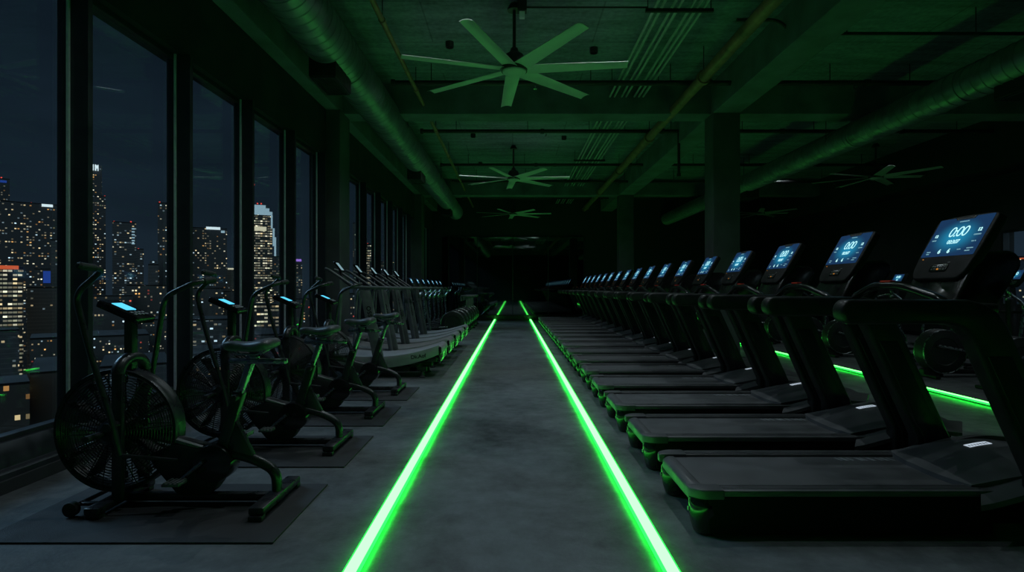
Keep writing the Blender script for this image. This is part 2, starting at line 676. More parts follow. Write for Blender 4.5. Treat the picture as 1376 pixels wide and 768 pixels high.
# columns
for y in (1.3, 10.0, 18.8):
    if y > 5:
        struct(MB().box(3.59, 4.08, y, y + .45, 0, 4.45, .015).build('concrete_column', M['column'], smooth=False))
for y in (1.3, 9.86, 18.7):
    if y > 5:
        struct(MB().box(-3.56, -3.05, y, y + .58, 0, 4.46, .015).build('concrete_column', M['column'], smooth=False))
# left windows: one bay each, fin mullions between
wn = 0
edges = [4.257 + 1.337 * k for k in range(-10, 14)]
for a, b in zip(edges, edges[1:]):
    if 9.5 < a < 9.8 or 18.5 < a < 19.1 or b > YE:
        # bay filled by the column
        struct(MB().box(-3.5, -3.42, a, b, .28, HEAD).build('trim_9', M['darkwall'], smooth=False))
        continue
    wn += 1
    w = struct(empty('window_%d' % wn, (XL, (a + b) / 2, .28)))
    hl = (b - a) / 2
    f = MB()
    z0, z1 = 0.0, HEAD - .28
    f.box(-.05, .03, -hl, -hl + .035, z0, z1, .004)
    f.box(-.05, .03, hl - .035, hl, z0, z1, .004)
    f.box(-.05, .03, -hl + .035, hl - .035, z0, .04, .004)
    f.box(-.05, .03, -hl + .035, hl - .035, z1 - .05, z1, .004)
    f.build('window_frame', M['alu'], w, smooth=False)
    MB().box(-.012, 0, -hl + .03, hl - .03, .03, z1 - .04).build('pane', M['glass'], w, smooth=False)
    # fin mullion on the far side of the bay, with its bright bead
    MB().box(.025, .185, hl - .03, hl + .02, z0, z1, .004).build('mullion', M['alu'], w, smooth=False)
    MB().box(.03, .050, hl - .047, hl - .0305, .01, z1).build('bead', M['alubright'], w, smooth=False)
# right wall with its lower windows
WH, WS = 2.62, .9
struct(MB().box(XR, XR + .3, YB, YE + .05, 0, WS).box(XR, XR + .3, YB, YE + .05, WH, ZC).build('wall_right', M['darkwall'], smooth=False))
struct(MB().box(XR - .03, XR, YB, YE, 0, .1, .004).build('baseboard_right', M['gloss'], smooth=False))
y = -6.7
while y < 12.0:
    wn += 1
    w = struct(empty('window_%d' % wn, (XR + .1, y + .75, WS)))
    h = WH - WS
    f = MB()
    f.box(-.1, .05, -.75, -.70, 0, h, .004).box(-.1, .05, .70, .75, 0, h, .004).box(-.1, .05, -.7, .7, 0, .05, .004).box(-.1, .05, -.7, .7, h - .05, h, .004)
    f.build('window_frame', M['alu'], w, smooth=False)
    MB().box(0, .012, -.71, .71, .04, h - .04).build('pane', M['glass'], w, smooth=False)
    y += 1.5
struct(MB().box(XR, XR + .3, YB, -6.7, WS, WH).box(XR, XR + .3, y, YE + .05, WS, WH).build('trim_10', M['darkwall'], smooth=False))

# ------------------------------------------------------------------ end wall mirrors
names = ['smoked mirror panel at the far left of the end wall', 'smoked mirror panel on end wall holding the left light strip reflection',
         'smoked mirror panel on end wall holding the right light strip reflection', 'smoked mirror panel at the right end, mirroring the treadmill consoles']
for k in range(4):
    t = empty('mirror_panel', (-2.175 + 1.45 * k, YE + .05, .2))
    tag(t, names[k], 'mirror', 'mirror panels on the end wall')
    MB().box(-.715, .715, -.045, -.03, .012, 3.2, .002).build('mirror_glass', M['mirror'], t, smooth=False)
    f = MB().box(-.725, -.712, -.05, 0, 0, 3.21).box(.712, .725, -.05, 0, 0, 3.21).box(-.712, .712, -.05, 0, 0, .012).box(-.712, .712, -.05, 0, 3.2, 3.21)
    f.build('mirror_frame', M['alu'], t, smooth=False)

# ------------------------------------------------------------------ floor light strips
def strip(x, y0, y1, label):
    t = empty('light_strip', (x, y0, 0))
    tag(t, label, 'light strip', 'green floor light strips')
    L_ = y1 - y0
    # narrow foot, overhanging diffuser; unseen glow faces added beneath for the floor halo
    MB().prism([(-.026, 0), (.026, 0), (.026, .004), (.014, .005), (.014, .024), (-.014, .024), (-.014, .005), (-.026, .004)], (0, L_, 0), (1, 0, 0), (0, 0, 1), L_).build('mounting_channel', M['alu'], t, smooth=False)
    for sg in (-1, 1):
        MB().box(min(sg * .0145, sg * .037), max(sg * .0145, sg * .037), .004, L_ - .004, .0225, .0240).build('added_underglow', M['strip_under'], t, smooth=False)
    side = [(.0375, .0222), (.039, .025), (.0385, .031), (.034, .037), (.028, .0392), (-.028, .0392), (-.034, .037), (-.0385, .031), (-.039, .025), (-.0375, .0222), (-.0372, .0242), (.0372, .0242)]
    MB().prism(side, (0, L_, 0), (1, 0, 0), (0, 0, 1), L_).build('diffuser', M['strip_side'], t, ang=60)
    top = [(.028, .0393), (.02, .0420), (.01, .0434), (-.01, .0434), (-.02, .0420), (-.028, .0393)]
    MB().prism(top, (0, L_ - .004, 0), (1, 0, 0), (0, 0, 1), L_ - .008).build('glowing_core', M['strip_core'], t, ang=60)
    for (ya, yb) in ((-.006, 0), (L_, L_ + .006)):
        MB().box(-.040, .040, ya, yb, 0, .046, .001).build('end_cap', M['powder'], t, smooth=False)
    return t


strip(-.725, -8.6, 22.66, 'glowing green floor light strip on the left edge of the centre aisle')
strip(.715, -8.6, 22.66, 'glowing green floor light strip beside the rear ends of the black treadmills')
strip(5.25, -3.0, 21.5, 'glowing green floor light strip beyond the treadmills, before the right ellipticals')

# ------------------------------------------------------------------ ceiling services
def spiral_duct(x, z, r, y0, y1, label, vents, vx):
    t = empty('spiral_duct', (x, y0, z - r))
    tag(t, label, 'duct', 'spiral ventilation ducts')
    prof = []
    y = 0.
    L_ = y1 - y0
    while y < L_:
        prof += [(r, y), (r, y + .135), (r + .012, y + .142), (r + .012, y + .152), (r, y + .159)]
        y += .16
    d = MB().lathe([(r - .01, 0)] + prof + [(r - .01, L_)], (0, 0, r), (0, 1, 0), 36)
    d.build('duct_shell', M['duct'], t, ang=25)
    y = 1.2
    while y < L_:
        MB().lathe([(r, 0), (r + .014, 0), (r + .014, .05), (r, .05)], (0, y, r), (0, 1, 0), 36).build('joint_band', M['duct'], t)
        y += 2.5
    y = 1.8
    while y < L_:
        top = ZC - (z - r)
        for sx_ in (-1, 1):
            MB().cyl((sx_ * (r + .01), y, r), (sx_ * (r + .01), y, top), .006, 6).build('hanger_rod', M['blackpipe'], t)
        y += 5.
    for vy in vents:
        v = MB().box(-.17 + vx, .17 + vx, vy - y0 - .33, vy - y0 + .33, -.16, r * .8, .008)
        vo = v.build('outlet_box', M['blackpipe'], t, smooth=False)
        g = MB()
        g.box(-.16 + vx, .16 + vx, vy - y0 - .32, vy - y0 - .29, -.18, -.155).box(-.16 + vx, .16 + vx, vy - y0 + .29, vy - y0 + .32, -.18, -.155)
        g.box(-.16 + vx, -.13 + vx, vy - y0 - .29, vy - y0 + .29, -.18, -.155).box(.13 + vx, .16 + vx, vy - y0 - .29, vy - y0 + .29, -.18, -.155)
        for q in range(9):
            xx = -.12 + vx + q * .03
            g.box(xx, xx + .008, vy - y0 - .29, vy - y0 + .29, -.176, -.158)
        g.build('grille', M['alu'], vo, smooth=False)
    return t


spiral_duct(-2.33, 4.40, .29, -6, YE - .05, 'large round spiral duct running above the left windows', (7.3, 13.8, 20.2), -.05)
spiral_duct(6.3, 4.12, .23, -6, YE - .05, 'smaller round spiral duct hanging at the right side of the ceiling', (6.9, 15.2), .1)


def long_pipe(name, x, z, r, y0, y1, mat, label, cat, group=None, bands=2.4, hang=True, n=14):
    t = empty(name, (x, y0, z - r))
    tag(t, label, cat, group)
    MB().cyl((0, 0, r), (0, y1 - y0, r), r, n).build('pipe_run', mat, t)
    if bands:
        y = .9
        while y < y1 - y0:
            MB().cyl((0, y, r), (0, y + .07, r), r * 1.28, n).build('coupling', mat, t)
            MB().cyl((0, y + .035, r * 2), (0, y + .035, ZC - z + r), .006, 6).build('hanger_rod', M['blackpipe'], t)
            y += bands
    return t


long_pipe('ceiling_pipe', -1.62, 4.62, .034, -6, YE, M['rust'], 'thin rusty brown pipe running lengthways beside the left duct', 'pipe')
long_pipe('ceiling_pipe', 2.92, 4.52, .085, -6, YE, M['rust'], 'thick rusty brown pipe running lengthways near the long concrete beam', 'pipe', bands=3.4, n=20)
xs = [1.76, 1.84, 1.97, 2.05, 2.20, 2.28, 2.36]
nm = ['leftmost', 'second from left', 'third from left', 'middle', 'third from right', 'second from right', 'rightmost']
for k, x in enumerate(xs):
    long_pipe('electrical_conduit', x, 4.765, .019, -6, YE, M['conduit'], 'thin grey ceiling conduit, %s of the seven in the bundle' % nm[k], 'conduit',
              'electrical conduits under the ceiling', bands=0, n=8)
for k, y in enumerate((6.9, 9.4, 12.2, 15.0, 17.8, 20.6)):
    t = empty('trapeze_hanger', (2.06, y, 4.71))
    tag(t, 'steel trapeze hanger carrying the conduit bundle, %s from the camera' % ['first', 'second', 'third', 'fourth', 'fifth', 'sixth'][k], 'hanger', 'trapeze hangers')
    MB().box(-.42, .42, -.02, .02, 0, .042, .003).build('channel', M['blackpipe'], t, smooth=False)
    for sx_ in (-.39, .39):
        MB().cyl((sx_, 0, .04), (sx_, 0, .29), .006, 6).build('hanger_rod', M['blackpipe'], t)


def cross_pipe(y, z, x0, x1, r, label, rods):
    t = empty('sprinkler_pipe', (x0, y, z - r))
    tag(t, label, 'pipe', 'sprinkler pipes across the ceiling')
    L_ = x1 - x0
    MB().tube([(0, 0, r), (L_, 0, r)], r, 12).build('pipe_run', M['blackpipe'], t)
    for q in range(1, int(L_ / 2.6) + 1):
        MB().cyl((q * 2.6, 0, r), (q * 2.6 + .08, 0, r), r * 1.35, 12).build('coupling', M['blackpipe'], t)
    MB().cyl((0, 0, r), (.06, 0, r), r * 1.4, 12).build('pipe_cap', M['blackpipe'], t)
    for q in range(rods):
        xx = L_ * (q + .5) / rods
        MB().cyl((xx, 0, r * 2), (xx, 0, ZC - z + r), .007, 6).build('hanger_rod', M['blackpipe'], t)
        if q % 2:
            MB().lathe([(0, -.10), (.028, -.10), (.028, -.094), (.008, -.09), (.012, -.04), (.012, 0), (0, 0)], (xx + .4, 0, r), (0, 0, 1), 10).build('sprinkler_head', M['steel'], t)
    return t


cross_pipe(9.2, 4.68, -2.0, 7.2, .042, 'black sprinkler pipe crossing just before the nearest visible cross beam', 7)
cp2 = cross_pipe(12.1, 4.70, -2.0, 10.4, .042, 'black sprinkler pipe crossing just behind the nearest visible cross beam', 8)
cross_pipe(15.4, 4.70, -2.0, 10.4, .040, 'black sprinkler pipe crossing above the second centre fan', 8)
cross_pipe(17.4, 4.62, -1.9, 10.4, .040, 'black sprinkler pipe crossing just before the far cross beam', 8)
cross_pipe(20.9, 4.68, -1.9, 10.4, .040, 'farthest black sprinkler pipe, close to the end wall', 8)
MB().cyl((5.6, 0, .042), (5.6, 0, -.93), .03, 12).lathe([(.045, 0), (.045, .06), (.03, .07)], (5.6, 0, -.93), (0, 0, 1), 12).build('drop_branch', M['blackpipe'], cp2)
# bent thin line at the upper right and the line feeding the fan
t = empty('bent_pipe', (3.5, 7.35, 4.55))
tag(t, 'thin black pipe with a bend at the upper right of the ceiling', 'pipe')
MB().tube(fillet([(-.55, 0, .28), (.0, 0, .28), (.18, 0, .1), (6.6, 0, .1)], .12), .022, 10).build('pipe_run', M['blackpipe'], t)
for q in (.9, 2.6, 4.4):
    MB().cyl((q, 0, .12), (q, 0, ZC - 4.55), .006, 6).build('hanger_rod', M['blackpipe'], t)


# ------------------------------------------------------------------ ceiling fans
def make_fan():
    t = empty('ceiling_fan', (0, 0, 4.06))
    MB().cyl((0, 0, .26), (0, 0, ZC - 4.06 - .06), .022, 12).build('down_rod', M['fanhub'], t)
    MB().lathe([(0, 0), (.05, 0), (.09, -.07), (.09, -.09), (0, -.09)][::-1], (0, 0, ZC - 4.06), (0, 0, 1), 20).build('canopy', M['fanhub'], t)
    m = MB().lathe([(0, .12), (.10, .12), (.135, .15), (.14, .22), (.12, .27), (.06, .31), (.045, .36), (0, .36)], (0, 0, 0), (0, 0, 1), 28)
    m.build('motor_housing', M['fanhub'], t)
    MB().lathe([(0, .02), (.10, .02), (.15, .045), (.155, .06), (0, .06)], (0, 0, 0), (0, 0, 1), 28).build('hub_cap', M['blade'], t)
    MB().lathe([(0, .06), (.17, .06), (.17, .115), (0, .115)], (0, 0, 0), (0, 0, 1), 28).build('hub_plate', M['fanhub'], t)
    for k in range(7):
        a = R(-8 + 360 / 7 * k)
        b = MB()

        def fn(u, v):
            x = .17 + 1.28 * u
            w = .165 - .035 * u
            y = (v - .5) * 2 * w * .62
            z = .085 + .018 * (1 - (2 * v - 1) ** 2) - math.tan(R(11)) * y * (1 - .45 * u) - .01 * u
            return (x, y, z)
        b.surf(fn, 10, 6, .006)
        b.bm.transform(Matrix.Rotation(a, 4, 'Z'))
        b.build('blade', M['blade'], t, ang=50)
    return t


fan = make_fan()
ff = [(0.02, 7.27, 'large seven-bladed ceiling fan nearest the camera above the aisle'),
      (0.02, 14.5, 'second seven-bladed ceiling fan along the aisle, smaller and half as far again'),
      (0.02, 21.4, 'farthest ceiling fan over the aisle, before the end wall'),
      (9.3, 14.3, 'ceiling fan at the right side, above the right ellipticals'),
      (9.4, 21.2, 'ceiling fan at the far right, beyond the right column')]
ff[1] = (0.02, 14.5, 'second seven-bladed ceiling fan from the camera above the aisle')
for k, (x, y, lb) in enumerate(ff):
    o = fan if k == 0 else copy_tree(fan)
    o.location = (x, y, 4.06)
    tag(o, lb, 'ceiling fan', 'ceiling fans')
# wiring box of the nearest fan
jb = MB().box(-.06, .06, -.06, .06, .1, .239, .006)
jb.bm.transform(Matrix.Translation((.10, -.07, .70)))
jb = jb.build('junction_box', M['blackpipe'], fan, smooth=False)
MB().box(.065, .135, -.105, -.035, .72, .80, .006).build('sensor', M['white'], jb, smooth=False)
MB().cyl((.16, -.07, .86), (1.72, -.07, .86), .012, 8).build('feed_conduit', M['blackpipe'], jb)
ORD = ['nearest', 'second', 'third', 'fourth', 'fifth', 'sixth', 'seventh', 'eighth', 'ninth', 'tenth', 'eleventh', 'twelfth',
       'thirteenth', 'fourteenth', 'fifteenth', 'sixteenth', 'seventeenth']


# ================================================================== right hand treadmills
def screen_mat(name, edge, mid, strength, w, h):
    """display picture: a blue page that is brighter in its middle"""
    m, nt, out = nmat(name)
    N, L = nt.nodes, nt.links
    uv = N.new('ShaderNodeUVMap')
    uv.uv_map = 'uv'
    mp = N.new('ShaderNodeMapping')
    mp.inputs['Location'].default_value = (-.5, -.5, 0)
    L.new(uv.outputs[0], mp.inputs['Vector'])
    sp = N.new('ShaderNodeVectorMath')
    sp.operation = 'LENGTH'
    L.new(mp.outputs[0], sp.inputs[0])
    cr = N.new('ShaderNodeValToRGB')
    cr.color_ramp.interpolation = 'EASE'
    cr.color_ramp.elements[0].position = .0
    cr.color_ramp.elements[0].color = (*mid, 1)
    cr.color_ramp.elements[1].position = .5
    cr.color_ramp.elements[1].color = (*edge, 1)
    L.new(sp.outputs['Value'], cr.inputs['Fac'])
    e = N.new('ShaderNodeEmission')
    e.inputs['Strength'].default_value = strength
    L.new(cr.outputs[0], e.inputs['Color'])
    L.new(e.outputs[0], out.inputs['Surface'])
    return m


def screen_mesh(name, o, ux, uy, w, h, mat, parent, t=.003):
    """thin display panel centred on o facing ux x uy, uv 0..1 over its face"""
    ux, uy, o = Vector(ux).normalized(), Vector(uy).normalized(), Vector(o)
    n = ux.cross(uy)
    ob = MB().prism(rrect(w, h, .006, 2), o, ux, uy, t).build(name, mat, parent, smooth=False)
    uvl = ob.data.uv_layers.new(name='uv')
    for lp in ob.data.loops:
        d = ob.data.vertices[lp.vertex_index].co - o
        uvl.data[lp.index].uv = (d.dot(ux) / w + .5, d.dot(uy) / h + .5)
    return ob


M['screen'] = screen_mat('blue_display', (.010, .036, .095), (.015, .25, .44), 1.0, 1, 1)
M['digits'] = emat('display_digits', (.50, .95, 1.0), 1.1)
M['digits_dim'] = emat('display_small_print', (.30, .62, .72), .8)
M['lcd'] = emat('cyan_lcd', (.10, .62, .95), 1.25)
M['orange'] = emat('orange_key_light', (1, .35, .05), .6)
TX0 = 2.0


def make_treadmill():
    t = empty('treadmill', (TX0, 0, 0))
    tag(t, 'black treadmill', 'treadmill', 'black treadmills in the right row')

    def B(mb, name, mat, par=None, ang=35):
        mb.bm.transform(Matrix.Translation((-TX0, 0, 0)))
        return mb.build(name, M[mat], par or t, ang=ang)
    # chassis under the deck
    c = MB().xz([(1.10, .07), (3.0, .05), (3.15, .09), (3.15, .2), (1.02, .2)], -.31, .31, .01)
    B(c, 'chassis', 'pan')
    B(MB().xz(roundpoly([(.945, .17), (.962, .155), (1.02, .155), (1.02, .243), (.975, .243), (.945, .225)], .012), -.262, .262, .004), 'roller_cover', 'deck')
    # running belt, rounded over the rear roller
    prof = [(2.62, .235)] + [(1.02 - .045 * math.sin(a), .19 + .045 * math.cos(a)) for a in [R(k * 18) for k in range(0, 11)]] + [(1.02, .145), (2.62, .145)]
    B(MB().xz(prof, -.268, .268, .004), 'running_belt', 'belt', ang=30)
    pr = MB()
    for k in range(9):
        x = 2.02 + k * .042 + (.012 if k % 3 == 0 else 0)
        pr.prism([(0, 0), (.012 + .008 * (k % 2), 0), (-.006 + .008 * (k % 2), .055), (-.018, .055)], (x, .19, .2352), (1, 0, 0), (0, 1, 0), .0008)
    B(pr, 'belt_print', 'greyprint')
    for s in (-1, 1):
        # flat side rail with grip grooves and its rounded rear cap
        B(MB().box(1.02, 2.5, min(s * .33, s * .36), max(s * .33, s * .36), .02, .215, .008), 'side_skirt', 'pan')
        rail = MB().box(1.0, 2.52, min(s * .27, s * .365), max(s * .27, s * .365), .215, .250, .010)
        for g in range(3):
            yy = s * (.285 + g * .024)
            rail.box(1.1, 2.45, yy - .006, yy + .006, .249, .2535, .001)
        ro = B(rail, 'side_rail', 'deck')
        cap = MB().prism(roundpoly([(.925, s * .265), (1.10, s * .265), (1.10, s * .370), (.985, s * .370), (.925, s * .32)], [.01, .01, .01, .06, .05]), (0, 0, .203), (1, 0, 0), (0, 1, 0), .051, .014, 3)
        B(cap, 'rear_cap', 'deck')
        foot = MB().lathe([(0, .0), (.05, .0), (.062, .012), (.074, .05), (.088, .12), (.086, .17), (.07, .197), (0, .197)], (1.028, s * .275, 0), (0, 0, 1), 20)
        fo = B(foot, 'rear_foot', 'gloss')
        B(MB().cyl((.936, s * .275, .125), (.95, s * .275, .125), .012, 10), 'bolt', 'steel', fo)
        # curved handrail + raked upright
        out = [(1.70, 1.118), (2.16, 1.120), (2.22, 1.112), (2.265, 1.09), (2.30, 1.05), (2.325, 1.0), (2.63, .33), (2.63, .06), (2.92, .06), (2.90, .22), (2.525, 1.03), (2.49, 1.105), (2.44, 1.175), (2.375, 1.222), (2.29, 1.243), (1.70, 1.243)]
        arc = [(1.70 - .0625 * math.sin(R(a)) * .8, 1.1805 + .0625 * math.cos(R(a))) for a in range(20, 180, 20)]
        hr = MB().xz(out + arc[::-1][::-1], min(s * .365, s * .465), max(s * .365, s * .465), .02, 3)
        B(hr, 'handrail', 'powder')
        up = MB().xz([(2.375, .96), (2.50, .96), (2.855, .20), (2.855, .08), (2.68, .08), (2.68, .30)], min(s * .358, s * .472), max(s * .358, s * .472), .010, 2)
        B(up, 'upright_cover', 'powder')
        # swept flange at the foot of the upright

        def fl(u, v, s=s):
            x = 2.43 + .75 * u
            z = .248 + .115 * math.sin(min(1, u * 1.25) * PI / 2) ** 1.3 - .10 * max(0, u - .72) ** 1.3
            y = s * (.30 + .125 * v + .0 * u)
            z -= .05 * v ** 2
            return (x - .10 * (v - .5), y, z)
        B(MB().surf(fl, 14, 5, .03), 'hood_flange', 'deck')

    # motor hood
    def hd(u, v):
        x = 2.37 + .83 * u
        y = -.315 + .63 * v
        k = 1 - abs(2 * v - 1) ** 2.6
        z = .262 + (.125 * math.sin(min(1, u * 1.5) * PI / 2) ** 1.1) * (.55 + .45 * k) - .12 * max(0, u - .62) ** 1.2
        return (x + .05 * (1 - k) * (1 - u), y, z)
    B(MB().surf(hd, 18, 14, .05), 'motor_hood', 'deck', ang=60)
    B(MB().box(2.62, 3.16, -.3, .3, .06, .27, .02), 'motor_pan', 'pan')

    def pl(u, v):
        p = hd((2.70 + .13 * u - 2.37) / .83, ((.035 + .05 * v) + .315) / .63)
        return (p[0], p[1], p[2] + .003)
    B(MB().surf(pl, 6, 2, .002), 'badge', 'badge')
    g = MB()
    for k in range(7):
        xx = 2.707 + k * .0165
        p = hd((xx - 2.37) / .83, (.06 + .315) / .63)
        g.box(xx, xx + .009, .043, .062, p[2] + .003, p[2] + .0045)
    bd = [c_ for c_ in t.children if c_.name.startswith('badge')][0]
    B(g, 'badge_print', 'blackprint', bd)
    # grip bar arching over the cockpit, dash tray, console mast
    gp = fillet([(2.24, -.42, 1.19), (2.22, -.36, 1.245), (2.19, -.12, 1.315), (2.19, .12, 1.315), (2.22, .36, 1.245), (2.24, .42, 1.19)], .07)
    gb = B(MB().tube(gp, .024, 14), 'grip_bar', 'gloss')
    B(MB().box(2.172, 2.208, -.045, .045, 1.334, 1.345, .004), 'stop_key', 'red', gb)
    tr = MB().box(2.24, 2.52, -.38, .38, 1.165, 1.222, .02, 3)
    tr.lathe([(.035, 0), (.05, .0), (.05, .012), (.042, .012), (.035, .004)], (2.36, -.22, 1.222), (0, 0, 1), 20)
    tr.lathe([(.035, 0), (.05, .0), (.05, .012), (.042, .012), (.035, .004)], (2.36, .22, 1.222), (0, 0, 1), 20)
    B(tr, 'dash_tray', 'plastic')
    ms = MB().xz(roundpoly([(2.40, 1.19), (2.47, 1.34), (2.56, 1.50), (2.75, 1.51), (2.80, 1.44), (2.62, 1.14), (2.46, 1.12)], [.02, .05, .04, .05, .04, .03, .02]), -.21, .21, .022, 3)
    B(ms, 'console_mast', 'gloss')
    u = Vector((.215, 0, .375)).normalized()
    ux = Vector((0, -1, 0))
    n = ux.cross(u)
    base = Vector((2.45, 0, 1.352))
    Hh = .437
    w2 = .222
    poly = roundpoly([(-.165, 0), (.165, 0), (.20, .045), (w2, .20), (w2, Hh - .012), (.12, Hh), (-.12, Hh), (-w2, Hh - .012), (-w2, .20), (-.20, .045)],
                     [.05, .05, .04, .06, .03, .2, .2, .03, .06, .04])
    cs = MB().prism(poly, base - n * .055, ux, u, .055, .012, 3)
    co = B(cs, 'console', 'shell')
    sc_ = screen_mesh('screen', base + u * .287 + n * .0005 - Vector((TX0, 0, 0)), ux, u, .392, .262, M['screen'], co, .0025)
    MB()
    o = base + n * .0032

    def T(mb, s_, size, px, py, **k):
        mb.text(s_, size, o + ux * px + u * py, ux, u, **k)
    dg = MB()
    T(dg, '0:00', .096, 0, .316, off=-.0004, spacing=.84, shear=.12)
    T(dg, '00:3:07', .036, 0, .250, off=.0006, spacing=.86)
    T(dg, '6', .040, -.066, .188, off=.001)
    T(dg, '6', .040, .004, .188, off=.001)
    T(dg, '12', .026, -.158, .300, off=.001)
    T(dg, '12', .030, .150, .318, off=.001)
    B(dg, 'timer_digits', 'digits', sc_)
    sm = MB()
    T(sm, 'ooooooooo', .014, 0, .390)
    T(sm, 'ooo', .02, -.158, .272)
    T(sm, 'ooooo', .018, .150, .288)
    T(sm, 'oo o', .016, .150, .245)
    T(sm, 'oooo', .014, -.15, .190)
    T(sm, 'ooo', .014, -.15, .176)
    T(sm, 'oooo', .012, .075, .196)
    T(sm, 'oooooo', .014, .150, .200)
    T(sm, 'oooo', .016, .140, .184)
    B(sm, 'small_readouts', 'digits_dim', sc_)
    nt_ = MB().prism([(-.075, .418), (-.065, .402), (.065, .402), (.075, .418)], base + n * .0025, ux, u, .003)
    B(nt_, 'camera_notch', 'plastic', co)
    pad = MB().prism(rrect(.13, .05, .012), base + u * .075 + n * .0002, ux, u, .004, .001)
    po = B(pad, 'key_pad', 'gloss', co)
    ks = MB()
    for k in range(5):
        for r_ in range(2):
            if (k, r_) != (2, 0):
                ks.prism(rrect(.014, .008, .002, 1), base + u * (.066 + .018 * r_) + ux * (-.044 + .022 * k) + n * .004, ux, u, .0015)
    ks.prism(rrect(.02, .008, .002, 1), base + u * .112 + ux * .055 + n * .0005, ux, u, .0015)
    B(ks, 'key', 'deck', co)
    B(MB().prism(rrect(.014, .008, .002, 1), base + u * .066 + n * .004, ux, u, .0015), 'start_light', 'orange', co)
    B(MB().prism(rrect(.01, .004, .001, 1), base + u * .140 - ux * .165 + n * .0005, ux, u, .0015), 'status_light', 'orange', co)
    # front feet / transport wheels
    for s in (-1, 1):
        B(MB().cyl((3.02, s * .24, .045), (3.02, s * .29, .045), .045, 18, .006), 'transport_wheel', 'rubber')
    return t


TY0, TSP, NT = 3.26, 1.05, 17
tm = make_treadmill()
for k in range(NT):
    o = tm if k == 0 else copy_tree(tm)
    o.location = (TX0, TY0 + TSP * k, 0)
    if k == 0:
        lb = 'black treadmill nearest the camera, large lit blue console reading 0:00'
    elif k == NT - 1:
        lb = 'black treadmill farthest away, last of the right row before the end wall'
    else:
        lb = 'black treadmill with lit blue console, %s from the camera in the right row' % ORD[k]
    tag(o, lb, 'treadmill', 'black treadmills in the right row')


# ================================================================== air bikes on mats
BX0, BY0, BSP = -1.95, 3.36, 1.205


